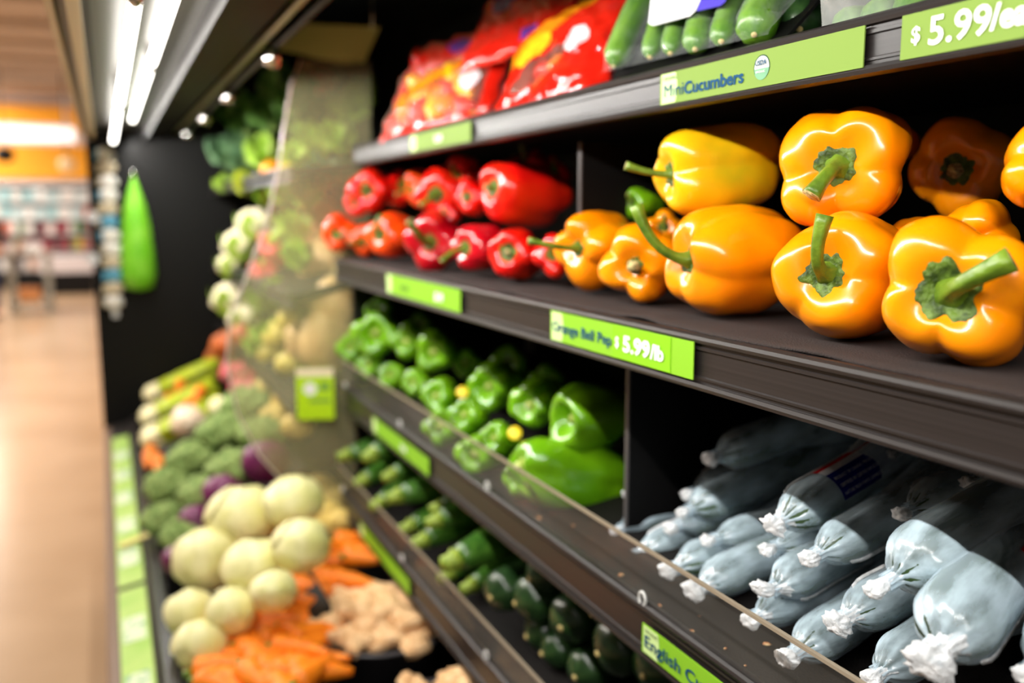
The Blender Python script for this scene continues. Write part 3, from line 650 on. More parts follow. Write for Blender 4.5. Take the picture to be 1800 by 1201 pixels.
        B = t0+(t1-t0)*.62
        for k, s_ in enumerate(('PRODUCT OF CANADA / PRODUIT DU CANADA', 'CERTIFIED BY CERTIFIE PAR ECOCERT CANADA', 'NATURE FRESH FARMS LEAMINGTON ON N8H 3V7')):
            me = text_mesh(s_, 1); w = max(v.co.x for v in me.vertices)
            for vv in me.vertices:
                x = x0+.003+vv.co.x/w*(x1-x0-.006); th_ = t0+(B-t0)*(.68-.27*k)-vv.co.y*.0042/r
                vv.co = sp(x, th_, .0003)
            me.materials.append(M_lwhite); o = bpy.data.objects.new('lettering', me); C.objects.link(o); o.parent = lo_
    return rt
kx = [
 # label, u, v, X, r, dir, kwargs
 ('huge wrapped cucumber in the near right corner, fat white knot at the bottom edge', 1628, 1168, .478, .0285, V(1860, 905, .685)-V(1628, 1168, .478), dict(knob=1.9, neck=.020, lab=(.125, .21, 3.9, 2.2))),
 ('large wrapped cucumber high at right with crinkled pointed tip', 1532, 1040, .498, .0290, V(1850, 845, .70)-V(1532, 1040, .498), dict(knob=.9, neck=.024, lab=(.16, .245, 4.6, 3.1))),
 ('wrapped cucumber with blue and red label, blunt white end', 1358, 925, .555, .0225, (.93, .20, .22), dict(knob=1.5, neck=.012, lab=(.070, .160, 3.0, 1.05))),
 ('pale bluish wrapped cucumber below the labelled one', 1418, 985, .55, .0205, (.94, .15, .18), dict(knob=1.1)),
 ('wrapped cucumber with twisted side knot beneath the pale bluish one', 1345, 1045, .54, .0215, (.95, .17, .12), dict(knob=1.2, kside=(.4, .2))),
 ('wrapped cucumber under the large crinkled one, flat white bunched end', 1468, 1098, .545, .0215, (.95, .15, .12), dict(knob=1.5)),
 ('wrapped cucumber in the lowest row behind the fence, tip at bottom', 1380, 1160, .525, .0215, (.95, .22, .10), dict(knob=1.3)),
 ('wrapped cucumber at the bottom edge between the corner ones', 1528, 1196, .53, .0205, (.95, .16, .10), dict(knob=1.0)),
 ('wrapped cucumber at the extreme lower right corner of photo', 1800, 1190, .53, .024, (.93, .1, .2), dict(knob=1.0)),
 ('long whitish-green wrapped cucumber in the middle of the pile', 1195, 903, .60, .0245, (.94, .17, .13), dict(knob=.8, neck=.018)),
 ('dark wrapped cucumber on top with white bunched end', 1245, 808, .635, .0235, (.93, .12, .14), dict(knob=1.3)),
 ('dark wrapped cucumber at the very top with twisted brown tip', 1222, 748, .70, .019, (.95, .12, .06), dict(knob=.8, neck=.022)),
 ('wrapped cucumber left of the top dark one, cut pale end', 1165, 785, .665, .0235, (.96, .05, .00), dict(knob=1.5)),
 ('wrapped cucumber at the left end of the pile, tip pointing to the green peppers', 1100, 870, .61, .0225, (.97, .0, .08), dict(knob=.9, neck=.02)),
 ('small wrapped cucumber with pale end above the whitish-green one', 1205, 872, .635, .0200, (.96, .05, .12), dict(knob=1.1)),
 ('dark green unwrapped-looking cucumber end below the top dark one', 1238, 838, .67, .0200, (.96, .05, .04), dict(knob=.6)),
 ('wrapped cucumber behind the fence at the left, upper one', 1078, 935, .575, .0205, (.95, .02, .18), dict(knob=.8)),
 ('wrapped cucumber behind the fence at the left with dangling white tip', 1105, 982, .56, .0200, (.94, .05, .22), dict(knob=1.0, kside=(.2, -.6))),
 ('bluish wrapped cucumber with small white knot under the whitish-green one', 1175, 930, .595, .0190, (.96, .1, .08), dict(knob=1.2)),
 ('shaded wrapped cucumber with clear crumpled end beneath the whitish-green one', 1240, 952, .585, .0185, (.97, .1, .02), dict(knob=1.0)),
 ('shaded wrapped cucumber with clear crumpled end beneath the labelled one', 1345, 968, .57, .0185, (.97, .1, .0), dict(knob=1.0)),
 ('wrapped cucumber across the fence edge, left one of two', 1170, 1005, .55, .0215, (.95, .12, .13), dict(knob=1.4)),
 ('wrapped cucumber across the fence edge, right one of two', 1215, 1040, .54, .0225, (.95, .14, .13), dict(knob=1.6)),
 ('small wrapped cucumber knot seen through the fence in the middle', 1315, 1092, .532, .0185, (.96, .16, .03), dict(knob=1.2)),
 ('dark wrapped cucumber in shade behind the labelled one', 1560, 800, .70, .021, (.96, .1, .05), dict(knob=.9)),
 ('dark wrapped cucumber in shade at the right under the pepper shelf', 1700, 850, .68, .022, (.96, .1, .05), dict(knob=.9)),
 ('dark wrapped cucumber in shade between the labelled and crinkled ones', 1580, 905, .62, .021, (.96, .1, .06), dict(knob=.9)),
]
for i, (lb, u, v, X, r, D, kw) in enumerate(kx): english(lb, u, v, X, r, D, 70+i, **kw)
# crumbs on the shelf behind the fence
M_cr = mat('onion_skin_crumb', (170, 100, 50), .7, c2=(220, 190, 140), nscale=200)
for i, (u, v, s) in enumerate([(1092, 1012, .006), (1160, 1066, .004), (1230, 1085, .003), (1275, 1142, .004), (1348, 1134, .007), (1215, 1112, .006), (948, 912, .007), (1008, 925, .004), (1310, 1172, .003)]):
    P = V(u, v, .507+.02); P = ray(u, v)*((-.419-.12*.50+.0)/(ray(u, v).z-.12*ray(u, v).x)); b = MB(); b.ell((0, 0, 0), s*.62, s*.36, s*.15, 10, 6, disp=.5, seed=i)
    o = b.build('crumb', M_cr, loc=P+Vector((0, 0, .001))); o.rotation_euler = (.1, -.12, i*1.3)
    T(o, 'tiny brown flake of onion skin lying on the dark shelf behind the fence', 'crumb', 'onion skin flakes behind the fence')

# ------------------------------------------------------------------ zucchini
M_zuc = mat('dark_zucchini_skin', (28, 52, 24), .28, coat=.2, c2=(46, 74, 34), nscale=70, nlo=.45, nhi=.75)
M_zucl = mat('zucchini_skin', (50, 92, 26), .28, coat=.2, c2=(84, 128, 44), nscale=60, nlo=.45, nhi=.75)
M_zst = mat('zucchini_stem', (150, 170, 60), .5, c2=(110, 140, 40), nscale=80)
M_scar = mat('blossom_scar', (190, 170, 110), .7)
def zucchini(label, u, v, X, r, D, seed, L=.19, stem=True, m=None, group=None):
    r *= 1.12 if stem else 1.22
    R = random.Random(seed); D = Vector(D).normalized(); M = rotx(D)
    d = ray(u, v); lay = X; X = (-.7205+r+lay*r*1.65)/(d.z/d.x-.10); P = V(u, v, X)
    if DBG: print('ZUC', seed, 'X %.3f' % X, P, file=open('/tmp/dbg', 'a'))
    rt = root('zucchini', label, 'zucchini', P, M, group); b = MB()
    bend = R.uniform(-.012, .012); pts = []; rad = []; n = 18
    for i in range(n+1):
        t = min(max(i/n, .003), .997)
        if stem: f = (.62+.38*min(1, t/.35))*(min(1, t/.04)**.5 if t < .04 else 1)*max(.05, math.sin(min(1, (1-t)/.12)*PI/2)**.6)
        else: f = math.sin(min(1, t/.13)*PI/2)**.55*(1-.25*t)*max(.05, math.sin(min(1, (1-t)/.06)*PI/2)**.6)
        pts.append((t*L, bend*math.sin(PI*t), 0)); rad.append(max(.001, r*f))
    b.tube(pts, rad, 24, 0, .02, 6); b.build('zucchini_body', m or (M_zucl if stem else M_zuc), rt)
    b = MB()
    if stem: b.tube([(.003, 0, 0), (-.006, 0, 0), (-.022, .002, 0)], [r*.62, r*.42, r*.40], 12, 0, .14, 6); b.build('stem', M_zst, rt)
    else: b.ell((0, 0, 0), .0022, .0045, .0045, 12, 6); b.build('blossom_scar', M_scar, rt)
zs = [
 ('dark zucchini blossom end first of the dark row from the divider', 862, 1052, 1, .028, 0), ('large dark zucchini blossom end second in the dark row', 905, 1062, 1, .030, 0),
 ('dark zucchini blossom end third in the dark row', 985, 1105, 1, .030, 0), ('dark zucchini blossom end fourth in the dark row', 1050, 1150, 1, .032, 0),
 ('dark zucchini behind the fence under the third one', 952, 1150, 0, .024, 0), ('dark zucchini at the bottom edge nearest the camera', 1130, 1190, 1, .031, 0),
 ('dark zucchini at the bottom edge behind the fence', 1010, 1192, 0, .026, 0), ('dark zucchini behind the fence under the second one', 925, 1120, 0, .026, 0), ('dark zucchini wedged between the third and fourth ones in shade', 1040, 1080, 2, .026, 0), ('dark zucchini in shade above the first of the dark row', 930, 1020, 2, .026, 0),
 ('zucchini with pale stem nearest the zucchini divider', 830, 1030, 0, .021, 1), ('stout zucchini with pale stem above the nearest one', 800, 985, 2, .027, 1),
 ('zucchini with stem in the middle of the shelf, lower one', 745, 950, 1, .023, 1), ('zucchini with stem in the middle of the shelf, upper one', 770, 915, 2, .023, 1),
 ('zucchini with stem resting behind the nearest one', 835, 965, 2, .022, 1), ('zucchini lying between the nearest ones and the middle ones', 790, 1010, 0, .022, 1), ('small zucchini with stem tilted up in the middle', 775, 890, 3, .018, 1), ('zucchini left of the middle lying behind the fence', 722, 925, 1, .022, 1),
 ('long zucchini lying sideways left of the middle', 700, 872, 2, .025, 1), ('zucchini with round pale stem end above the long one', 690, 835, 3, .021, 1),
 ('zucchini with pale stem in the left upper row', 655, 800, 3, .025, 1), ('zucchini at the far left end of the lowest shelf', 610, 800, 2, .024, 1),
 ('zucchini seen through the fence at the left end', 640, 845, 1, .024, 1), ('zucchini seen through the fence left of the middle', 668, 885, 1, .022, 1),
]
for i, (lb, u, v, X, r, k) in enumerate(zs):
    rr = random.Random(i); zucchini(lb, u, v, X, r, (.95, .18+rr.uniform(-.12, .12) if not k else .35+rr.uniform(-.25, .2), .09+rr.uniform(-.02, .05)), i, stem=not k == 0, L=.2, group='zucchini on the lowest shelf')

# ------------------------------------------------------------------ uppermost shelf: bagged mini peppers, mini cucumbers
M_bred = film('red_printed_bag_film', (236, 34, 18), op=.84, edge=.1, rough=.09, bump=1.0, bscale=30, streak=.1)
M_bwin = film('clear_bag_film', (255, 214, 190), op=.03, edge=.16, rough=.06, bump=1.0, bscale=30, streak=.06, sscale=30)
M_bor = film('orange_bag_print', (250, 150, 16), op=.85, edge=.1, rough=.16, bump=.8, bscale=26, streak=.1)
M_bpur = film('purple_bag_print', (110, 60, 160), op=.9, edge=.1, rough=.2, bump=.5, bscale=26, streak=0)
M_byel = film('yellow_bag_print', (252, 200, 30), op=.95, edge=.05, rough=.2, bump=.5, bscale=26, streak=0)
M_mred = mat('mini_pepper_red', (214, 24, 14), .25, coat=.4); M_mor = mat('mini_pepper_orange', (244, 120, 8), .25, coat=.4); M_myel = mat('mini_pepper_yellow', (248, 190, 20), .25, coat=.4)
def bag(label, P, w, h, th, right, upv, seed, fn, head=0):
    """pillow bag; fn(s,t) -> material index: 0 red print, 1 window, 2 orange, 3 purple, 4 yellow"""
    right = Vector(right).normalized(); upv = Vector(upv).normalized(); nrm = right.cross(upv).normalized()
    M = Matrix((right, upv, nrm)).transposed(); rt = root('pepper_bag', label, 'bag', P, M, None)
    nu, nv = 64, 52; so = Vector((seed*3, seed, 0))
    for side, nm in ((1, 'front_film'), (-1, 'back_film')):
        vs = []; fs = []; mi = []
        for i in range(nv+1):
            for j in range(nu+1):
                s = -1+2*j/nu; t = -1+2*i/nv; 
                e = max(0, (1-abs(s)**2.6))**.55*max(0, (1-abs((t+head*.5)/(1-head*.5+1e-6))**2.4) if t+head*.5 < 1-head*.5 else 0)**.5
                q = Vector((s*2.2, t*2.2, side*3))+so; cr = noise.noise(q*1.2)*.5+noise.noise(q*3)*.3-abs(noise.noise(q*2.2))*.9+abs(noise.noise(q*5))*.25
                z = side*th*(e*(.85+.3*cr)+.02)+(1-e)*.012*noise.noise(Vector((s*4, t*4, 0))+so)
                pin = 1-.10*(1-abs(t))*0
                vs.append((s*w*(pin+.05*noise.noise(Vector((t*3, seed, 1)))), t*h*(1+.05*noise.noise(Vector((s*3, seed, 5)))), z))
        for i in range(nv):
            for j in range(nu):
                a = i*(nu+1)+j; fs.append((a, a+1, a+nu+2, a+nu+1)); mi.append(fn(-1+2*(j+.5)/nu, -1+2*(i+.5)/nv) if side > 0 else 0)
        mobj(nm, vs, fs, [M_bred, M_bwin, M_bor, M_bpur, M_byel, M_lwhite], rt, True, mi)
    return rt, M
def fnA(s, t):
    if t > .62: return 3 if (s-.0)**2/.06+(t-.80)**2/.012 < 1 else 0
    if t < -.80+.1*s: return 0
    if (s-.62)**2/.018+(t+.12)**2/.035 < 1: return 5
    if abs(t-.10-.50*s) < .15 and s > -.75: return 2
    if s > .86 and t < .2: return 0
    return 1
def fnB(s, t):
    if (s-.48)**2/.03+(t-.10)**2/.05 < 1: return 5
    if (s+.35)**2/.09+(t-.30-.3*s)**2/.06 < 1: return 4
    if abs(t-.62-.55*s) < .2: return 2
    if (s+.75)**2+(t-.8)**2 < .05: return 3
    if (s+.1)**2/.25+(t+.2-.4*s)**2/.06 < 1: return 1
    return 0
BA = V(786, 150, .630); BB = V(985, 112, .635); BC = V(925, 22, .70)
lean = Vector((.62, .12, .78)); lean2 = Vector((.7, -.1, .7))
bagA, MA = bag('left red and clear bag of mini peppers on the uppermost shelf', BA, .168, .112, .035, (.30, -.95, .02), (.30, .38, .85), 3, fnA, .5)
bagB, MBm = bag('right mostly red bag of mini peppers with yellow oval print', BB, .118, .100, .036, (.28, -.95, .12), (.36, .3, .85), 8, fnB)
bagC, MC = bag('red bag standing behind the two pepper bags', BC, .13, .10, .03, (.3, -.95, .05), (.5, .1, .85), 12, lambda s, t: 3 if (s+.3)**2+(t-.2)**2 < .08 else 0)
def mini(label, c, r, L, D, m, seed, g):
    b = MB(); M = rotz(D); rt = root('mini_pepper', label, 'mini pepper', c, M, g); b.ell((0, 0, 0), r, r*.92, L, 18, 12, disp=.35, dsc=5, seed=seed); b.build('flesh', m, rt)
    b = MB(); b.tube([(0, 0, L*.9), (0, .002, L*1.05), (.003, .004, L*1.3)], [.006, .0025, .003], 8); b.build('stem', M_stem, rt)
R = random.Random(5); cols = [M_mor, M_myel, M_mred]; cn = ['orange', 'yellow', 'red']
for i in range(15):
    s = -.70+.28*(i % 5)+R.uniform(-.03, .03); t = -.52+.36*(i//5)+R.uniform(-.04, .04); k = (i*2+i//5) % 3
    c = BA+MA @ Vector((s*.160, t*.100, R.uniform(-.004, .006))); D = MA @ Vector((R.uniform(-1, 1), R.uniform(-1, 1), R.uniform(-.2, .2))).normalized()
    mini(f'{cn[k]} mini pepper inside the left clear bag', c, .021, .030, D, cols[k], i, f'{cn[k]} mini peppers in the left bag')
for i in range(6):
    s = -.35+.36*(i % 3); t = -.45+.42*(i//3); k = 2 if i % 2 else 0
    c = BB+MBm @ Vector((s*.095, t*.088, 0)); mini(f'{cn[k]} mini pepper inside the right red bag', c, .0165, .024, MBm @ Vector((.6, .5-i*.2, .1)), cols[k], 30+i, f'{cn[k]} mini peppers in the right bag')
# mini cucumbers in a wrapped pack
M_mc = mat('mini_cucumber_skin', (66, 114, 16), .35, coat=.2, c2=(112, 156, 40), nscale=50, nlo=.4, nhi=.7, stretch=(1, 1, .25), bump=.3, bscale=160)
M_cling = film('cling_film', (235, 240, 240), op=.0, edge=.12, rough=.05, bump=1.0, bscale=60, streak=.05, sscale=60)
def minicuc(label, a, b_, r, seed, g='mini cucumbers in the wrapped pack', m=None):
    a, b_ = Vector(a), Vector(b_); L = (b_-a).length; M = rotz(b_-a); rt = root('mini_cucumber', label, 'mini cucumber', a, M, g); b = MB()
    pts = []; rad = []
    for i in range(17): t = min(max(i/16, .004), .996); pts.append((.004*math.sin(PI*t), 0, t*L)); rad.append(r*math.sin(min(1, min(t, 1-t)/.16)*PI/2)**.6*(1+.05*noise.noise(Vector((t*6, seed, 0)))))
    b.tube(pts, rad, 20, 0, .03, 8); b.build('cucumber_body', m or M_mc, rt); b = MB(); b.ell((0, 0, .0008), .0032, .0032, .0015, 10, 6); b.build('blossom_scar', M_scar, rt)
mc = [((1078, 118), (1150, -40), .0165, 'leftmost mini cucumber in the wrapped pack, longest showing'), ((1142, 102), (1195, -40), .0125, 'second mini cucumber from left in the pack'), ((1178, 95), (1222, -30), .0125, 'third mini cucumber from left in the pack, darker'),
      ((1222, 88), (1262, -30), .0155, 'fourth mini cucumber from left in the pack, under the label'), ((1268, 74), (1310, -30), .0135, 'fifth mini cucumber from left in the pack'), ((1325, 62), (1378, -40), .0195, 'rightmost and fattest mini cucumber in the pack')]
e0 = []
for i, (p, q, r, lb) in enumerate(mc):
    a = V(p[0], p[1], .557); c = V(q[0], q[1], .625); minicuc(lb, a, c, r, i); e0.append((a, c, r))
rt = root('cucumber_pack', 'clear film pack over six mini cucumbers with white and blue label', 'vegetable pack', e0[0][0])
O = e0[0][0]; n = 60; m = 24; vs = []
def env(y, k):                                              # film draped over the row at fraction k of its length
    best = -9
    for a, c, r in e0:
        p = a.lerp(c, k); d = abs(y-p.y); h = (r*r-d*d)**.5 if d < r else -(d-r)*.25; best = max(best, h)
    return best
ax = (e0[2][1]-e0[2][0]).normalized(); yv = Vector((0, -1, 0)); nv_ = ax.cross(yv).normalized()
if nv_.x > 0: nv_ = -nv_
ya, yb = e0[0][0].y+.020, e0[5][0].y-.024
for i in range(m+1):
    k = -.05+i/m*1.05
    for j in range(n+1):
        y = ya+(yb-ya)*j/n; p = e0[0][0].lerp(e0[0][1], max(k, 0)); q = e0[5][0].lerp(e0[5][1], max(k, 0)); f = j/n; c = p.lerp(q, f)
        h = env(y+0, max(k, 0))+.003+.0012*noise.noise(Vector((y*120, k*6, 1))); 
        if k < .07: h *= max(0, (k+.05)/.12)
        vs.append(Vector((c.x, y, c.z))+nv_*max(h, .002)+ax*min(k, 0)*.15-O)
mobj('cling_film', vs, [(i*(n+1)+j, i*(n+1)+j+1, (i+1)*(n+1)+j+1, (i+1)*(n+1)+j) for i in range(m) for j in range(n)], M_cling, rt)
b = MB(); c0, c1 = e0[0], e0[5]
vs = []
for (a, c, r), yy in ((e0[0], ya), (e0[5], yb)):
    for k in (-.03, 1.0):
        for dn in (.003, .006): p = a.lerp(c, k); vs.append(Vector((p.x, yy, p.z))-nv_*(r*.0+.012+dn)-O)
mobj('tray', vs, [(0, 1, 3, 2), (4, 6, 7, 5), (0, 4, 5, 1), (2, 3, 7, 6), (0, 2, 6, 4), (1, 5, 7, 3)], M_black, rt, False)
def plate(name, us, m, X0=.55, X1=.60, off=.012, par=rt, O=O):
    pts = [V(u, v, X0+(X1-X0)*(120-v)/160) for u, v in us]; pts = [p+nv_*off for p in pts]; k = len(pts)
    vs = [p-O for p in pts]+[p+nv_*.0012-O for p in pts]
    return mobj(name, vs, [tuple(range(k)), tuple(range(k, 2*k))]+[(i, (i+1) % k, k+(i+1) % k, k+i) for i in range(k)], m, par, False)
plate('white_label', [(1160, 62), (1168, -20), (1275, -20), (1244, 40), (1234, 50), (1168, 66)], M_lwhite, .55, .60, .018)
plate('blue_label_strip', [(1246, 42), (1262, 0), (1315, -10), (1296, 26), (1288, 33)], mat('violet_label', (84, 72, 190), .3), .55, .60, .018)
minicuc('dark mini cucumber lying between the pack and the clear box', V(1405, 52, .60), V(1440, -40, .68), .020, 9, None, M_zuc)
# clear box of small cucumbers
P = V(1535, 18, .58); rt = root('clear_box', 'clear plastic box of small cucumbers near the top right', 'box', P); M_box = film('clear_box_plastic', (230, 232, 228), op=.08, edge=.5, rough=.08, bump=.4, bscale=40, streak=.12)
b = MB(); n = 28; 
for k, (zz, s) in enumerate(((-.026, .80), (-.020, .93), (.03, 1.0), (.034, 1.04), (.037, 1.04))):
    for j in range(n):
        th = 2*PI*j/n; cx = math.copysign(abs(math.cos(th))**.5, math.cos(th))*.06*s; cy = math.copysign(abs(math.sin(th))**.5, math.sin(th))*.062*s; b.v.append(Vector((cx+.04, cy, zz)))
b.f = [(k*n+j, k*n+(j+1) % n, (k+1)*n+(j+1) % n, (k+1)*n+j) for k in range(4) for j in range(n)]+[tuple(range(n))]; b.mi = [0]*len(b.f); b.build('tub', M_box, rt)
b = MB(); b.ell((.04, 0, .037), .062, .064, .012, 28, 8); b.build('lid', M_box, rt)
for i, (dx, dy, lb) in enumerate(((.006, .036, 'small cucumber at the left inside the clear box'), (.006, .004, 'small cucumber in the middle inside the clear box'), (.008, -.028, 'small cucumber at the right inside the clear box'))):
    a = P+Vector((dx-.008, dy, -.006)); minicuc(lb, a, a+Vector((.085, .004, .012)), .0155, 20+i, 'small cucumbers in the clear box')
# ------------------------------------------------------------------ far, blurred produce
M_cab = mat('pale_cabbage_leaf', (236, 230, 172), .45, c2=(220, 216, 136), nscale=14, bump=.4, bscale=50)
M_rcab = mat('red_cabbage_leaf', (112, 34, 84), .4, c2=(84, 22, 62), nscale=14, bump=.4, bscale=50)
M_broc = mat('broccoli_floret', (148, 168, 96), .8, c2=(104, 134, 64), nscale=60, bump=1, bscale=300)
M_brst = mat('broccoli_stalk', (150, 176, 96), .6)
M_car = mat('carrot_skin', (250, 140, 20), .5, c2=(242, 118, 10), nscale=30, stretch=(1, 1, 6))
M_cel = mat('celery_stalk', (206, 218, 50), .4, c2=(180, 202, 36), nscale=30); M_celb = mat('celery_butt', (252, 242, 190), .5)
M_gin = mat('ginger_skin', (240, 200, 150), .7, c2=(214, 166, 114), nscale=60, bump=.6, bscale=150)
M_pot = mat('yellow_potato_skin', (228, 200, 110), .6, c2=(206, 176, 92), nscale=40)
M_tan2 = mat('squash_skin', (226, 190, 128), .5, c2=(212, 170, 110), nscale=10)
M_on = mat('onion_skin', (206, 110, 50), .35, c2=(176, 76, 40), nscale=20, stretch=(1, 1, .2))
M_rad = mat('radish_skin', (222, 60, 80), .35, c2=(236, 150, 150), nscale=12)
M_caul = mat('cauliflower_curd', (250, 240, 200), .7, bump=.8, bscale=120)
M_leaf = mat('lettuce_leaf', (150, 190, 60), .5, c2=(184, 214, 90), nscale=12); M_dleaf = mat('dark_kale_leaf', (70, 112, 44), .6, c2=(96, 136, 60), nscale=14)
M_bleaf = mat('bluish_leek_leaf', (90, 130, 92), .5, c2=(120, 156, 110), nscale=14)
def blob(name, label, cat, P, m, rx, ry, rz, disp, seed, group=None, extra=None, rot=None, dsc=5, res=(22, 16)):
    b = MB(); b.ell((0, 0, 0), rx, ry, rz, res[0], res[1], disp=disp, dsc=dsc, seed=seed, rot=rot); rt = root(name, label, cat, P, None, group); b.build('flesh' if extra is None else extra, m, rt); return rt
def cabbage(label, P, r, m, seed, group, vein=None):
    rt = root('cabbage', label, 'cabbage', P, None, group); b = MB(); b.ell((0, 0, 0), r, r, r*.93, 26, 18, disp=.10, dsc=7, seed=seed); b.build('head', m, rt)
    R = random.Random(seed)
    for k in range(3):                                      # wrapper leaves hugging the head
        a0 = R.uniform(0, 6.3); vs = []; nu, nv = 10, 8
        for i in range(nv+1):
            for j in range(nu+1):
                ph = .35+1.35*i/nv; th = a0+(j/nu-.5)*2.0*math.sin(PI*(i/nv*.8+.15)); q = r*(1.045+.02*math.sin(th*9)+.03*(i/nv)); vs.append(Vector((q*math.sin(ph)*math.cos(th), q*math.sin(ph)*math.sin(th), q*.93*math.cos(ph))))
        mobj('leaf', vs, [(i*(nu+1)+j, i*(nu+1)+j+1, (i+1)*(nu+1)+j+1, (i+1)*(nu+1)+j) for i in range(nv) for j in range(nu)], m, rt)
    return rt
g = 'pale cabbages heaped in the lower deck'
for i, (u, v, px, lb) in enumerate([(428, 912, 62, 'topmost big pale cabbage of the heap'), (515, 885, 52, 'pale cabbage at the upper right of the heap beside the topmost'), (362, 985, 58, 'big pale cabbage at the left of the heap, middle height'), (450, 1000, 56, 'pale cabbage in the heart of the heap'),
      (530, 960, 50, 'pale cabbage at the right of the heap touching the carrots'), (335, 1078, 44, 'pale cabbage by the deck rail, second from the bottom'), (352, 1135, 46, 'lowest pale cabbage next to the deck rail'), (408, 1075, 44, 'small pale cabbage between the lowest ones and the carrots'), (480, 1040, 40, 'pale cabbage half under the carrots')]):
    P = VS(u, v, .015); cabbage(lb, P, px*depth(P)/FPX, M_cab, i, g)
g = 'red cabbages in the lower deck'
for i, (u, v, px, lb) in enumerate([(465, 812, 40, 'highest purple cabbage beside the broccoli'), (395, 868, 38, 'purple cabbage between broccoli and pale cabbages'), (345, 920, 34, 'purple cabbage left of the pale heap'), (318, 985, 32, 'lowest purple cabbage by the deck rail')]):
    P = VS(u, v, .0); cabbage(lb, P, px*depth(P)/FPX, M_rcab, 20+i, g)
def broccoli(label, P, r, seed):
    rt = root('broccoli', label, 'broccoli', P, None, 'broccoli crowns in the lower deck'); R = random.Random(seed); b = MB()
    for k in range(22):
        ph = math.acos(1-(k+.5)/22*1.15); th = k*2.39996; q = r*.72; c = (q*math.sin(ph)*math.cos(th), q*math.sin(ph)*math.sin(th), q*math.cos(ph)*.7)
        b.ell(c, r*R.uniform(.27, .36), nu=12, nv=8, disp=.35, dsc=12, seed=seed*40+k)
    b.build('floret_crown', M_broc, rt); b = MB(); b.tube([(0, 0, -r*.9), (0, 0, 0)], [r*.25, r*.5], 10); b.build('stalk', M_brst, rt)
for i, (u, v, px, lb) in enumerate([(440, 718, 50, 'uppermost broccoli crown below the radishes'), (398, 765, 52, 'broccoli crown at the upper left beside the white turnip'), (462, 768, 44, 'broccoli crown at the upper right'), (345, 812, 50, 'broccoli crown at the left edge, middle'), (415, 828, 50, 'broccoli crown in the centre of the patch'),
      (300, 858, 46, 'broccoli crown next to the bunched carrots'), (360, 872, 46, 'broccoli crown above the purple cabbage'), (292, 915, 42, 'broccoli crown by the deck rail, second from bottom'), (318, 945, 38, 'lowest broccoli crown by the deck rail')]):
    P = VS(u, v, .01); broccoli(lb, P, px*depth(P)/FPX, i)
def carrot(label, P, D, L, r, seed, group, tops=False):
    M = rotx(D); rt = root('carrot', label, 'carrot', P, M, group); b = MB(); n = 12; R = random.Random(seed); bd = R.uniform(-.008, .008)
    b.tube([(L*i/n, bd*math.sin(PI*i/n), 0) for i in range(n+1)], [max(.001, r*(min(1, i/.8)**.5 if i < 1 else 1)*(1-.75*(i/n)**1.4)*(1+.05*R.uniform(-1, 1))) for i in range(n+1)], 12); b.build('root_body', M_car, rt)
    b = MB(); b.tube([(0, 0, 0), (-.012, 0, .002)], [r*.35, r*.25], 8); b.build('stem_end', M_stem, rt)
R = random.Random(7); k = 0
hull = [(590, 945), (632, 975), (600, 1012), (535, 1045), (515, 1095), (520, 1160), (515, 1215), (330, 1215), (335, 1165), (390, 1085), (470, 1035), (495, 985), (550, 960)]
def inside(u, v, H):
    c = False
    for i in range(len(H)):
        (x1, y1), (x2, y2) = H[i], H[i-1]
        if (y1 > v) != (y2 > v) and u < (x2-x1)*(v-y1)/(y2-y1)+x1: c = not c
    return c
v = 955
while v < 1216:
    u = 335+R.uniform(0, 20)
    while u < 650:
        uu, vv = u+R.uniform(-8, 8), v+R.uniform(-8, 8)
        if inside(uu, vv, hull):
            P = VF(uu, vv, R.uniform(-.012, .014)); th = R.gauss(.5, .5)
            carrot('plump orange carrot in the loose heap between the cabbages and the ginger basket', P, (math.cos(th), -math.sin(th), -.02*math.cos(th)+R.uniform(-.08, .08)), R.uniform(.08, .12), R.uniform(.020, .028), k, 'loose carrots heaped in the lower deck'); k += 1
        u += 24
    v += 16
for i in range(9):
    u, v = (300+9*(i % 4)*2.0, 672+12*(i//2)) if i < 7 else (268+8*(i-7), 790+14*(i-7)); P = VS(u, v, .02)
    carrot('bunched orange carrot lying across the celery' if i < 7 else 'bunched carrot tip hanging below the celery butts', P, (-.25+.1*(i % 3), -.8, -.22), .12, .022, 60+i, 'bunched carrots beside the celery' if i < 7 else 'carrots below the celery butts')
P = VS(330, 740, .04); blob('turnip', 'whitish round turnip between the bunched carrots and broccoli', 'turnip', P, mat('turnip_skin', (250, 226, 196), .4), .055, .07, .05, .1, 3)
def celery(label, P, D, L, r, seed):
    M = rotx(D); rt = root('celery', label, 'celery', P, M, 'celery bunches by the end panel'); R = random.Random(seed); n = 9
    b = MB(); b2 = MB()
    for i in range(n):
        a = 2*PI*i/n; q = r*(.62 if i % 2 else .9); o = Vector((0, math.cos(a)*q, math.sin(a)*q*.7)); e = o*1.2
        b.tube([o*.8+Vector((.03, 0, 0)), o+Vector((L*.4, 0, 0)), e+Vector((L, 0, R.uniform(-.01, .01)))], [r*.36, r*.30, r*.2], 8, fl=.1, flk=3)
        b2.tube([o*.6+Vector((-.012, 0, 0)), o*.8+Vector((.012, 0, 0)), o*.85+Vector((.055, 0, 0))], [r*.2, r*.42, r*.36], 8)
    b.build('stalks', M_cel, rt); b2.build('pale_butt', M_celb, rt)
for i, (u, v, lb) in enumerate([(300, 632, 'topmost celery bunch against the black end panel'), (275, 662, 'celery bunch second from the top'), (262, 698, 'celery bunch with cream butt at the middle left'), (256, 738, 'celery bunch with cream butt below the middle one'), (258, 775, 'lowest celery bunch by the deck rail')]):
    P = VS(u, v, .05); celery(lb, P, (.9, -.12, .40), .38 if i < 3 else .27, .046, i)
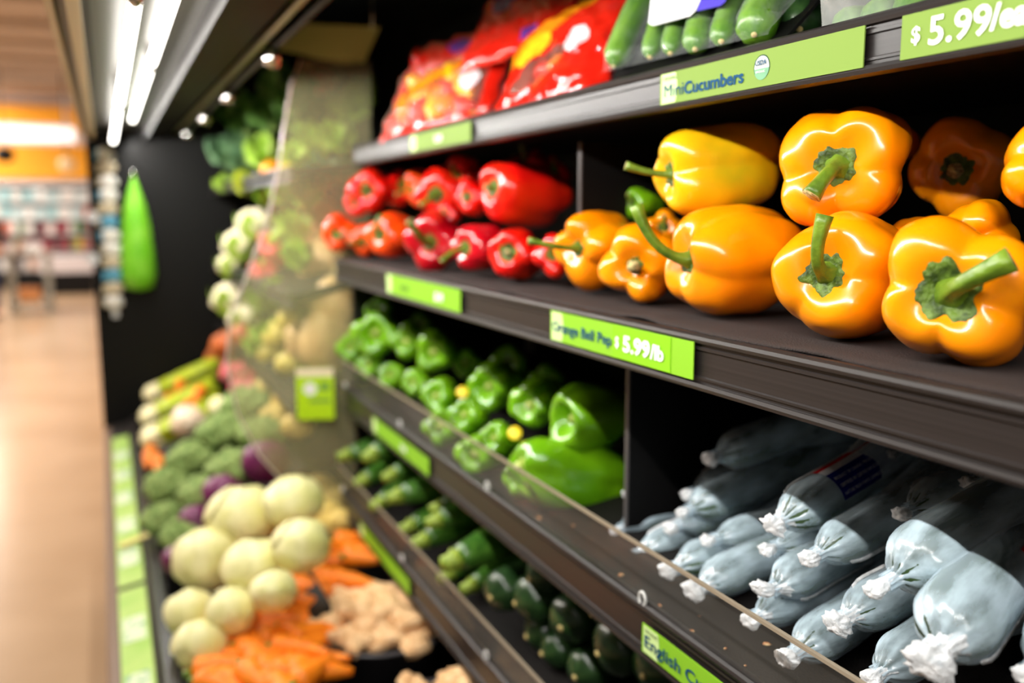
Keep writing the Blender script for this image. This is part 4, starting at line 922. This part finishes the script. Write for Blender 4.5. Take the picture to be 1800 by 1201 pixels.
P = VS(383, 715, .05); blob('celery_heart', 'short pale green celery heart at the right end of the celery', 'celery', P, M_celb, .03, .04, .03, .2, 4)
# ginger baskets
def basket(label, P, r, h, ginger, glabel, seed, gcount):
    rt = root('basket', label, 'basket', P); b = MB(); n = 40; prof = [(r*.78, 0), (r*.97, h*.93), (r*1.05, h*.95), (r*1.06, h), (r*.98, h), (r*.94, h*.9), (r*.75, .006)]
    vs = [Vector((q*math.cos(2*PI*j/n), q*math.sin(2*PI*j/n), z)) for q, z in prof for j in range(n)]; kk = len(prof)
    fs = [(i*n+j, i*n+(j+1) % n, (i+1)*n+(j+1) % n, (i+1)*n+j) for i in range(kk-1) for j in range(n)]+[tuple(range(n)), tuple(range((kk-1)*n, kk*n))]
    mobj('basket_shell', vs, fs, mat('black_basket_plastic', (58, 56, 60), .35), rt)
    R = random.Random(seed); 
    for i in range(gcount):
        a = i*2.4; q = r*.80*math.sqrt((i+.5)/gcount); c = Vector((q*math.cos(a), q*math.sin(a), h*.80+.045*(1-(q/r)**2)+R.uniform(-.008, .012)))
        g_ = root('ginger_root', glabel, 'ginger', Vector(P)+c, Matrix.Rotation(R.uniform(0, 6.28), 3, 'Z') @ Matrix.Rotation(R.uniform(-.4, .4), 3, 'X'), 'ginger roots '+ginger)
        b = MB(); b.ell((0, 0, 0), .046, .019, .017, 14, 10, disp=.5, dsc=8, seed=seed+i)
        for t in range(R.randint(3, 4)):
            x = R.uniform(-.028, .028); s = R.choice((-1, 1)); rot = Matrix.Rotation(R.uniform(.5, 1.2)*s, 3, 'Z'); b.ell((x, s*.016, R.uniform(-.003, .008)), .026, .014, .013, 10, 8, rot=rot, disp=.5, dsc=8, seed=seed+i*7+t)
        b.build('knobbly_root', M_gin, g_)
    return rt
BP = VZ(668, 1106, -.800); basket('round black basket heaped with ginger under the lowest shelf', (BP.x, BP.y, -.885), .140, .105, 'in the round basket', 'knobbly tan ginger root in the round black basket', 1, 24)
BP2 = VZ(790, 1262, -.79); basket('second black basket at the bottom edge under the lowest shelf', (BP2.x, BP2.y, -.88), .12, .09, 'in the second basket', 'ginger root in the second basket at the bottom edge', 90, 9)
# potatoes, radishes, onions, squash
def many(name, cat, spots, m, group, labels, disp=.15, el=(1.15, 1, .9), extra='flesh', X=None, topm=None):
    for i, (u, v, px) in enumerate(spots):
        P = (VF(u, v, .01) if 'corner' in group else VS(u, v, .01)) if X is None else V(u, v, X[i] if hasattr(X, '__len__') else X); r = px*depth(P)/FPX
        rt = blob(name, labels[i] if isinstance(labels, list) else labels, cat, P, m, r*el[0], r*el[1], r*el[2], disp, i+3, group, extra)
        if topm: b = MB(); b.tube([(0, 0, r*el[2]*.9), (r*.1, 0, r*el[2]*1.15), (r*.2, 0, r*el[2]*1.5)], [r*.3, r*.12, r*.1], 8); b.build('top', topm, rt)
many('potato', 'potato', [(470, 690, 26), (510, 700, 30), (485, 735, 28), (522, 748, 26), (540, 715, 26)], M_pot, 'yellow potatoes by the radishes', 'yellow potato in the blurred heap below the radishes')
many('potato', 'potato', [(562, 858, 26), (590, 880, 26), (572, 905, 28), (600, 915, 24), (548, 890, 24), (560, 935, 26)], M_pot, 'yellow potatoes by the shelf corner', 'yellow potato in the blurred heap at the lower shelf corner')
many('radish', 'radish', [(408, 655, 20), (435, 650, 20), (462, 660, 22), (425, 680, 20), (450, 690, 20), (478, 678, 18), (405, 630, 18)], M_rad, 'radishes above the broccoli', 'pinkish red radish in the blurred cluster above the broccoli', topm=M_stem)
many('onion', 'onion', [(372, 592, 28), (402, 606, 28), (388, 630, 24), (425, 590, 22)], M_on, 'brown onions by the end panel', ['shiny brown onion nearest the end panel', 'brown onion right of the shiny one', 'brown onion below the shiny one', 'brown onion at the right of the group'], X=.405, topm=M_tan)
many('squash', 'squash', [(560, 400, 46), (572, 470, 46), (545, 530, 42), (588, 540, 44), (572, 600, 46), (530, 600, 30)], M_tan2, 'tan squashes behind the clear divider', ['topmost tan squash next to the red peppers', 'tan squash second from top', 'tan squash third from top, left one', 'tan squash third from top, right one', 'lowest tan squash above the square sign', 'small lowest tan squash at the left'], X=[.60, .57, .53, .52, .49, .47], el=(1, .9, 1.2), topm=M_tan)
many('yellow_squash', 'squash', [(490, 590, 26), (515, 560, 26), (480, 625, 24), (510, 640, 24)], mat('yellow_squash_skin', (226, 206, 96), .4), 'yellow squashes', 'small pale yellow squash in the blurred rows behind the clear divider', X=.46, topm=M_stem)
def cauli(label, P, r, seed, leaves=True):
    rt = root('cauliflower', label, 'cauliflower', P, None, 'cauliflower heads on the far shelf'); R = random.Random(seed); b = MB()
    for k in range(20): ph = math.acos(1-(k+.5)/20*1.2); th = k*2.39996; q = r*.66; b.ell((q*math.sin(ph)*math.cos(th), q*math.sin(ph)*math.sin(th), q*math.cos(ph)*.8), r*.36, nu=10, nv=8, disp=.25, dsc=10, seed=seed+k)
    b.build('curd', M_caul, rt); b = MB()
    for k in range(6):
        a = k*PI/3; d = Vector((math.cos(a), math.sin(a), 0)); t = Vector((-d.y, d.x, 0)); vs = []
        for i in range(6):
            for j in range(5): s = (j/4-.5)*r*.9*math.sin(PI*(.2+.7*i/5)); vs.append(d*r*(.55+.5*math.sin(i/5*1.5))+t*s+Vector((0, 0, r*(-.7+1.3*i/5))))
        b.add(vs, [(i*5+j, i*5+j+1, (i+1)*5+j+1, (i+1)*5+j) for i in range(5) for j in range(4)])
    b.build('outer_leaves', M_leaf, rt)
for i, (u, v, px, X, lb) in enumerate([(450, 396, 34, .47, 'topmost cauliflower head of the upper row'), (425, 432, 34, .44, 'cauliflower head below the topmost one'), (410, 468, 28, .42, 'cauliflower head in front of the upper row'), (408, 528, 36, .42, 'large cauliflower head on the lower row'), (428, 562, 28, .42, 'small cauliflower head on the lower row')]):
    P = V(u, v, X); cauli(lb, P, px*depth(P)/FPX, i)
def leafy(label, P, r, m, seed, group, n=12, up=(0, 0, 1), name='leafy_greens', cat='leafy greens', lean=1.0):
    rt = root(name, label, cat, P, None, group); R = random.Random(seed); b = MB(); U = Vector(up).normalized()
    for k in range(n):
        a = R.uniform(0, 6.3); tilt = R.uniform(.1, 1.1)*lean; h = Vector((math.cos(a), math.sin(a), 0)); d = (U*math.cos(tilt)+h*math.sin(tilt)).normalized(); t = d.cross(U).normalized() if abs(d.dot(U)) < .999 else Vector((1, 0, 0)); nn = t.cross(d)
        L = r*R.uniform(1.1, 1.6); W = r*R.uniform(.35, .6); vs = []; o = -U*r*.5
        for i in range(8):
            for j in range(7):
                f = i/7; s = (j/6-.5)*2; w = W*math.sin(PI*(.08+.85*f))**.7; ru = .12*r*math.sin(j*2.2+i*1.9+k)*abs(s); vs.append(o+d*L*f+t*s*w+nn*(ru+.5*L*f*f*.5-.15*r*s*s))
        b.add(vs, [(i*7+j, i*7+j+1, (i+1)*7+j+1, (i+1)*7+j) for i in range(7) for j in range(6)])
    b.build('leaves', m, rt); b = MB(); b.tube([-U*r*.8, -U*r*.2], [r*.16, r*.22], 8); b.build('stem_bundle', M_brst, rt)
LF = [ # u, v, px, X, material, label
 (395, 270, 34, .46, M_bleaf, 'bluish green leek tops at the left end of the far top shelf'), (425, 245, 36, .50, M_bleaf, 'bluish leek bunch second from the end panel'), (455, 225, 34, .54, M_dleaf, 'dark green kale bunch on the far top shelf'), (430, 285, 32, .45, M_bleaf, 'leek bunch low at the front of the far top shelf'), (462, 275, 36, .48, M_leaf, 'bright green lettuce at the edge of the clear divider'),
 (430, 325, 24, .425, mat('yellow_green_leaf', (196, 210, 50), .5), 'yellow-green leaf bunch at the front of the far top shelf'), (395, 325, 18, .42, M_leaf, 'small green bunch at the end panel corner'),
 (385, 430, 34, .46, M_leaf, 'green leaves beside the cauliflower near the end panel'), (378, 395, 24, .5, M_dleaf, 'dark leaves above the cauliflower near the end panel'), 
 (530, 215, 40, .62, M_dleaf, 'dark herb bunch high behind the clear divider'), (570, 180, 40, .68, M_dleaf, 'dark herb bunch beneath the olive stand-in board'), (610, 190, 36, .70, M_leaf, 'light herb bunch beside the pepper bag'), (550, 250, 40, .58, M_leaf, 'light green lettuce behind the divider, middle'), (595, 245, 36, .62, M_leaf, 'light green lettuce left of the shelf end'), (520, 285, 36, .52, M_leaf, 'light green lettuce at the divider front edge'),
 (570, 300, 36, .56, M_bleaf, 'greyish green bunch under the shelf end'), (610, 310, 30, .60, M_bleaf, 'greyish bunch tucked beside the red peppers'), (540, 345, 30, .50, M_leaf, 'lettuce head over the tan squashes'), (500, 340, 30, .47, M_leaf, 'lettuce head at the divider below the yellow fruit'),
 (520, 400, 34, .50, M_leaf, 'lettuce head between red radishes and squashes, upper'), (525, 455, 34, .48, M_leaf, 'lettuce head between red radishes and squashes, lower'), (465, 345, 28, .46, M_leaf, 'loose green leaves above the cauliflower'), (495, 520, 34, .45, M_leaf, 'green bunch under the red radish bunch'), (460, 530, 34, .43, M_leaf, 'green bunch right of the lower cauliflower'), (455, 500, 26, .44, M_dleaf, 'dark green tops below the red radish bunch'), (470, 590, 30, .43, M_leaf, 'small green bunch over the pink radishes'), (452, 610, 24, .42, M_leaf, 'small green bunch above the radish cluster'),
 (505, 165, 50, .50, M_dleaf, 'dark green bunch standing in for a canopy mirror reflection, left'), (470, 190, 50, .49, M_dleaf, 'dark green bunch standing in for a canopy mirror reflection near the end'), (425, 205, 42, .47, M_dleaf, 'dark green bunch standing in for a mirror reflection by the end panel'), (640, 165, 30, .74, M_leaf, 'herb bunch touching the left pepper bag')]  # first three bunches added in place of greens reflected in the mirror
for i, (u, v, px, X, m, lb) in enumerate(LF):
    P = V(u, v, X); leafy(lb, P, px*depth(P)/FPX, m, i, 'leafy bunches behind the clear divider', n=14, up=(-.35, -.35, .85))
for i, (u, v, lb) in enumerate([(478, 440, 'red radish bunch beside the cauliflower, upper'), (465, 480, 'red radish bunch beside the cauliflower, lower')]):
    P = V(u, v, .45); rt = root('radish_bunch', lb, 'radish bunch', P); b = MB(); R = random.Random(i)
    for k in range(12): b.ell((R.uniform(-.03, .03), R.uniform(-.05, .05), R.uniform(-.035, .035)), .02, nu=10, nv=8)
    b.build('radish_roots', mat('red_radish', (216, 66, 70), .35), rt); b = MB(); b.tube([(0, 0, .02), (.03, 0, .06), (.06, 0, .08)], [.02, .015, .02], 8); b.build('tops', M_leaf, rt)
for i, (u, v, X, lb) in enumerate([(478, 300, .47, 'orange fruit glowing at the divider edge'), (505, 305, .49, 'yellow fruit right of the orange one')]):
    P = V(u, v, X); blob('citrus_fruit', lb, 'fruit', P, mat('orange_fruit', (244, 150, 20), .4) if i == 0 else mat('lemon', (236, 200, 60), .4), .032, .032, .03, .08, i)
P = V(568, 145, .62); blob('tomato', 'small dull red tomato in the herbs behind the clear divider', 'tomato', P, mat('tomato_skin', (190, 60, 44), .3), .04, .04, .035, .05, 2)
# stand-in board added above the herbs for an olive patch by the mirror
a, c = V(490, 88, .44), V(655, 75, .60); rt = root('stand_in_board', 'olive yellow stand-in board added under the mirror above the herbs', 'board', a); d = c-a
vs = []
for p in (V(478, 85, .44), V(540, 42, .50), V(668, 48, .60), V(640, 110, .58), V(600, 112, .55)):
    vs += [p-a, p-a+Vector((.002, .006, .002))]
mobj('board_panel', vs, [(0, 2, 4, 6, 8), (9, 7, 5, 3, 1), (0, 1, 3, 2), (2, 3, 5, 4), (4, 5, 7, 6), (6, 7, 9, 8), (8, 9, 1, 0)], mat('stand_in_olive', (176, 168, 96), .6), rt, False)
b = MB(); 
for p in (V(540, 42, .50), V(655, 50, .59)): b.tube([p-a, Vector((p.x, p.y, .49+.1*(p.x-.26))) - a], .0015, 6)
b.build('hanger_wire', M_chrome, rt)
# clear curved divider at the start of the far run
YD = 2.17; out = [(528, 104), (512, 150), (498, 230), (490, 295), (472, 380), (440, 470), (405, 560), (398, 640), (418, 730), (455, 800), (520, 872), (600, 905), (640, 905), (652, 700), (652, 400), (652, 104)]
pts = [VY(u, v, YD) for u, v in out]; O = Vector((pts[10].x, YD, pts[11].z)); k = len(pts)
rt = root('side_divider', 'large curved clear acrylic side panel, hazy, between near and far produce', 'divider', O)
M_haze = film('hazy_acrylic', (200, 194, 150), op=.19, edge=.25, rough=.12, bump=0, streak=.10, sscale=6)
mobj('acrylic_panel', [p-O for p in pts]+[p-O+Vector((0, .004, 0)) for p in pts], [tuple(range(k)), tuple(range(2*k-1, k-1, -1))], M_haze, rt, False)
b = MB(); b.tube([p-O+Vector((0, .002, 0)) for p in pts[:12]], .0026, 8); b.build('polished_edge', mat('acrylic_edge_pink', (206, 190, 182), .25), rt)
# clear ring on the far shelf
# merchandise strip and green mesh bag at the end panel
g_ = 'packets on the hanging strip'
rt = root('merchandise_strip', 'long narrow hanging strip holding a column of small packets on the end panel', 'hanging strip', (.024, YP-.03, .24)); b = MB(); b.box(-.012, .012, 0, .002, -.66, 0); b.build('plastic_strip', M_lwhite, rt, False); b = MB(); b.tube([(0, 0, 0), (0, .01, .03), (0, .03, .035)], .002, 6); b.build('hook', M_chrome, rt)
pc = [mat('packet_white', (238, 234, 226), .35), mat('packet_blue', (90, 160, 190), .35), mat('packet_tan', (206, 190, 160), .4)]
for i in range(12):
    z = .215-i*.052; 
    r2 = root('seasoning_packet', ['white packet at the top of the hanging strip', 'second packet from the top of the strip', 'third packet from the top of the strip', 'fourth packet from the top of the strip', 'fifth packet from the top of the strip', 'sixth packet from the top of the strip', 'sixth packet from the bottom of the strip', 'fifth packet from the bottom of the strip', 'fourth packet from the bottom of the strip', 'third packet from the bottom of the strip', 'second packet from the bottom of the strip', 'lowest packet of the hanging strip'][i], 'packet', (.024+.003*math.sin(i), YP-.046, z), None, g_)
    b = MB(); b.ell((0, 0, 0), .036, .008, .026, 12, 8, disp=.2, seed=i); b.build('pouch', pc[[0, 2, 0, 0, 2, 1, 0, 0, 2, 1, 2, 0][i]], r2)
    b = MB(); b.box(-.04, -.03, -.008, .004, -.02, .016); b.build('printed_side', pc[1] if i % 3 == 0 else pc[2], r2, False)
rt = root('mesh_bag', 'bright green mesh bag of produce hanging beside the packet strip', 'bag', (.118, YP-.05, -.10)); b = MB()
prof = [(0, -.215), (.05, -.205), (.064, -.15), (.06, -.05), (.05, .05), (.038, .12), (.02, .18), (.008, .215), (.004, .235)]; n = 20
b.add([Vector((q*math.cos(2*PI*j/n)*(1+.08*math.sin(3*j)), q*.7*math.sin(2*PI*j/n)-.0, z)) for q, z in prof for j in range(n)], [(i*n+j, i*n+(j+1) % n, (i+1)*n+(j+1) % n, (i+1)*n+j) for i in range(len(prof)-1) for j in range(n)])
b.build('green_net', mat('green_net', (112, 196, 30), .4, c2=(140, 214, 60), nscale=16), rt); b = MB(); b.tube([(0, 0, .23), (0, .02, .26), (0, .05, .265)], .003, 6); b.build('hook', M_chrome, rt)
for i, (u, v, lb) in enumerate([(162, 381, 'upper round white shelf talker beside the black end panel'), (163, 455, 'lower round white shelf talker beside the black end panel'), (280, 190, 'round whitish tag hanging near the canopy lamps')]):
    P = VY(u, v, 3.9 if i < 2 else 3.2); rt = root('shelf_talker', lb, 'sign', P); b = MB(); b.tube([(0, 0, 0), (0, .002, 0)], .022 if i < 2 else .026, 24); b.build('disc', M_lwhite, rt, False)
    b = MB(); b.box(0, (.02-P.x if i < 2 else .004), .002, .004, -.002, .002) if i < 2 else b.box(-.001, .001, 0, .002, 0, .31-P.z); b.build('arm', M_chrome, rt, False)

# ------------------------------------------------------------------ far end of the store
YW = 22.0
cl = root('ceiling_light', 'long bright white light strip over the orange wall at the back', 'light', (-3.2, 21.2, 1.3)); b = MB(); b.box(-4.5, 2.75, 0, .25, .10, .38); b.build('diffuser', mat('lit_diffuser', (255, 250, 246), .4, emit=1.2), cl, False); b = MB(); b.box(-4.5, 2.75, -.0, .25, .38, .44); b.box(-4.4, -4.36, .1, .14, .44, 1.1); b.box(2.6, 2.64, .1, .14, .44, 1.1); b.build('housing', M_lwhite, cl, False)
sv = root('wall_shelving', 'white lit shelving full of packages along the back wall', 'shelving', (-4, 21.4, FZ)); b = MB()
for z in (.35, .75, 1.1, 1.4, 1.75, 2.1): b.box(-5, 3.9, 0, .7, z, z+.03)
b.box(-5, 3.9, .7, .75, 0, 2.15); b.build('shelf_boards', mat('pale_shelving', (214, 220, 224), .5), sv, False)
b = MB(); b.box(-5, 3.9, -.02, .7, 0, .33); b.build('dark_kick_base', M_black, sv, False)
PC = [(200, 226, 232), (236, 232, 230), (150, 200, 208), (216, 120, 96), (224, 196, 70), (150, 40, 60), (70, 60, 66), (240, 240, 240), (190, 150, 130), (90, 130, 80)]
PM = [mat('packaging_%s' % n_, c, .5) for n_, c in zip(['ice', 'white', 'teal', 'salmon', 'yellow', 'maroon', 'dark', 'bright', 'tan', 'green'], PC)]
R = random.Random(11); proto = {}
gl = {0: 'package on the lowest shelf of the back wall shelving', 1: 'package on the second shelf up of the back wall shelving', 2: 'package on the third shelf up of the back wall shelving', 3: 'package on the fourth shelf up of the back wall shelving', 4: 'package on the fifth shelf up of the back wall shelving'}
CN = ['ice blue', 'white', 'teal', 'salmon', 'yellow', 'maroon', 'dark', 'bright white', 'tan', 'green']
for s, (z, pal) in enumerate([(.38, [6, 1, 8, 7]), (.78, [5, 6, 4, 8, 5, 9]), (1.13, [4, 5, 3, 1, 6, 9]), (1.43, [0, 1, 2, 3, 7]), (1.78, [0, 2, 7, 0, 1])]):
    x = -2.6
    while x < -.25:
        w = R.uniform(.10, .17); h = R.uniform(.2, .27); k = R.choice(pal)
        b = MB(); b.prism([(0, 0), (w-.02, 0), (w-.02, h*.93), (w*.55, h), (w*.3, h), (0, h*.93)], 0, .14)
        o = b.build('package', PM[k], None, False, loc=(x, 21.38, FZ+z)); T(o, f'blurred {CN[k]} {gl[s]}', 'package', f'{CN[k]} packages, back wall shelf {s+1}'); x += w
# dark round speaker-like lamp at the far left
P = VY(8, 272, 18); rt = root('pendant_lamp', 'small dark round pendant lamp at the left edge before the orange wall', 'lamp', P); b = MB(); b.ell((0, 0, 0), .16, .16, .14, 16, 10); b.build('shade', M_black, rt); b = MB(); b.tube([(0, 0, .1), (0, 0, 2.38-P.z)], .012, 6); b.build('cord', M_black, rt)
P = VY(118, 290, 18); rt = root('pendant_lamp', 'pale round pendant globe in front of the orange wall', 'lamp', P); b = MB(); b.ell((0, 0, 0), .14, .14, .14, 16, 10); b.build('shade', mat('pale_globe', (226, 196, 150), .5), rt); b = MB(); b.tube([(0, 0, .12), (0, 0, 2.38-P.z)], .012, 6); b.build('cord', M_black, rt)
# demo table
TX0, TX1, TY = -1.42, -.86, 15.9
rt = root('display_table', 'grey metal cart-like table standing on the floor at the far left', 'table', (TX0, TY, FZ)); M_gt = mat('grey_table_metal', (150, 150, 140), .4); w = TX1-TX0
b = MB(); b.box(0, w+.1, 0, .7, .92, .97); b.build('table_top', mat('grey_table_top', (176, 168, 156), .4), rt, False)
for dx in (0.02, w-.02):
    for dy in (.05, .6): b = MB(); b.box(dx, dx+.07, dy, dy+.07, 0, .92); b.build('leg', M_gt, rt, False)
b = MB(); b.box(.02, w+.03, .05, .65, .14, .18); b.build('lower_shelf', M_gt, rt, False)
rt = root('carton', 'orange-brown carton on the lower shelf of the grey table', 'box', (TX0+.15, TY+.1, FZ+.181)); b = MB(); b.box(0, .3, 0, .35, 0, .2); b.build('box_body', mat('orange_brown_carton', (206, 140, 84), .7), rt, False); b = MB(); b.box(0, .3, -.002, .352, .2, .21); b.build('lid', mat('carton_lid', (190, 120, 70), .7), rt, False)
for i in range(5): 
    b = MB(); b.box(0, .12, 0, .2, 0, .10); b.prism([(0, .10), (.12, .10), (.06, .13)], 0, .2); T(b.build('package', PM[[1, 8, 7, 1, 5][i]], None, False, loc=(TX0+.02+i*.128, TY+.2, FZ+.971)), ['white package at the left end of the grey table top', 'tan package second from left on the grey table', 'bright white package in the middle of the grey table', 'white package second from right on the grey table', 'maroon package at the right end of the grey table'][i], 'package', 'packages on the grey table')
# freezer / produce bunker behind the table
rt = root('chest_case', 'low white chest case with dark base in front of the back shelving', 'display case', (-.95, 19.4, FZ)); b = MB(); b.box(-.2, .72, 0, .9, .42, .72); b.build('white_body', mat('chest_white', (210, 204, 208), .5), rt, False); b = MB(); b.box(-.2, .72, .03, .9, 0, .42); b.build('dark_base', M_black, rt, False)
# person at the left edge
def skin_chain(name, joints, edges, m, parent, sub=2):
    me = bpy.data.meshes.new(name); me.from_pydata([j[:3] for j in joints], edges, []); o = bpy.data.objects.new(name, me); C.objects.link(o); o.parent = parent; me.materials.append(m)
    sk = o.modifiers.new('skin', 'SKIN'); sk.use_smooth_shade = True
    for i, j in enumerate(joints): r = j[3]; me.skin_vertices[0].data[i].radius = (r, r*(j[4] if len(j) > 4 else 1)); 
    me.skin_vertices[0].data[0].use_root = True; s = o.modifiers.new('sub', 'SUBSURF'); s.levels = s.render_levels = sub; return o
PX = -1.62; PY = 15.4
rt = root('person', 'person in dark jacket and jeans standing at the left edge by the grey table', 'person', (PX, PY, FZ))
M_sk = mat('skin_tone', (206, 150, 120), .5); M_jk = mat('black_jacket', (26, 24, 26), .8); M_jn = mat('dark_blue_jeans', (34, 44, 74), .8); M_hair = mat('brown_hair', (74, 48, 36), .7)
bd = [(0, 0, .98, .15, .8), (0, 0, 1.18, .14, .8), (0, 0, 1.40, .16, .75), (0, 0, 1.53, .06), (0, -.01, 1.60, .062), (0, -.02, 1.69, .095, 1.1), (0, -.01, 1.78, .075),
      (.19, 0, 1.44, .062), (.25, -.03, 1.18, .048), (.22, -.22, 1.02, .036), (-.19, 0, 1.44, .062), (-.25, -.03, 1.18, .048), (-.20, -.22, 1.02, .036),
      (.10, 0, .88, .095), (.11, -.02, .50, .065), (.11, .02, .10, .042), (.115, -.13, .045, .036), (-.10, 0, .88, .095), (-.12, .04, .50, .065), (-.12, .08, .10, .042), (-.125, -.07, .045, .036)]
ed = [(0, 1), (1, 2), (2, 3), (3, 4), (4, 5), (5, 6), (2, 7), (7, 8), (8, 9), (2, 10), (10, 11), (11, 12), (0, 13), (13, 14), (14, 15), (15, 16), (0, 17), (17, 18), (18, 19), (19, 20)]
skin_chain('body', bd, ed, M_sk, rt)
jk = [(x, y, z, r*1.18, *(q if q else ())) for (x, y, z, r, *q) in bd]
skin_chain('jacket', [jk[0], jk[1], jk[2], jk[3][:3]+(.075,), jk[7], jk[8], (.225, -.19, 1.04, .046), jk[10], jk[11], (-.205, -.19, 1.04, .046)], [(0, 1), (1, 2), (2, 3), (2, 4), (4, 5), (5, 6), (2, 7), (7, 8), (8, 9)], M_jk, rt)
skin_chain('jeans', [(0, 0, 1.0, .155, .8), jk[13], jk[14], (.11, .02, .12, .056), jk[17], jk[18], (-.12, .08, .12, .056)], [(0, 1), (1, 2), (2, 3), (0, 4), (4, 5), (5, 6)], M_jn, rt)
b = MB(); b.ell((0, .015, 1.745), .10, .112, .115, 18, 12, disp=.08); b.build('hair', M_hair, rt)
b = MB()
for s in (-1, 1):
    for k in range(5): x = s*.205+(k-2)*.016; b.tube([(x, -.24, 1.0), (x*1.0, -.29, .985-.004*abs(k-2)), (x, -.325+.01*abs(k-2), .965)], [.010, .009, .007], 8)
b.build('fingers', M_sk, rt)
b = MB(); 
for s in (-1, 1): b.ell((s*.035, -.118, 1.70), .011, .006, .007, 10, 6)
b.tube([(0, -.12, 1.70), (0, -.135, 1.67)], [.008, .014], 8); b.build('face_features', M_hair, rt)
b = MB(); 
for x, y in ((.115, -.06), (-.125, 0)): b.ell((x, y, .04), .05, .14, .042, 16, 8)
b.build('shoes', M_jk, rt)
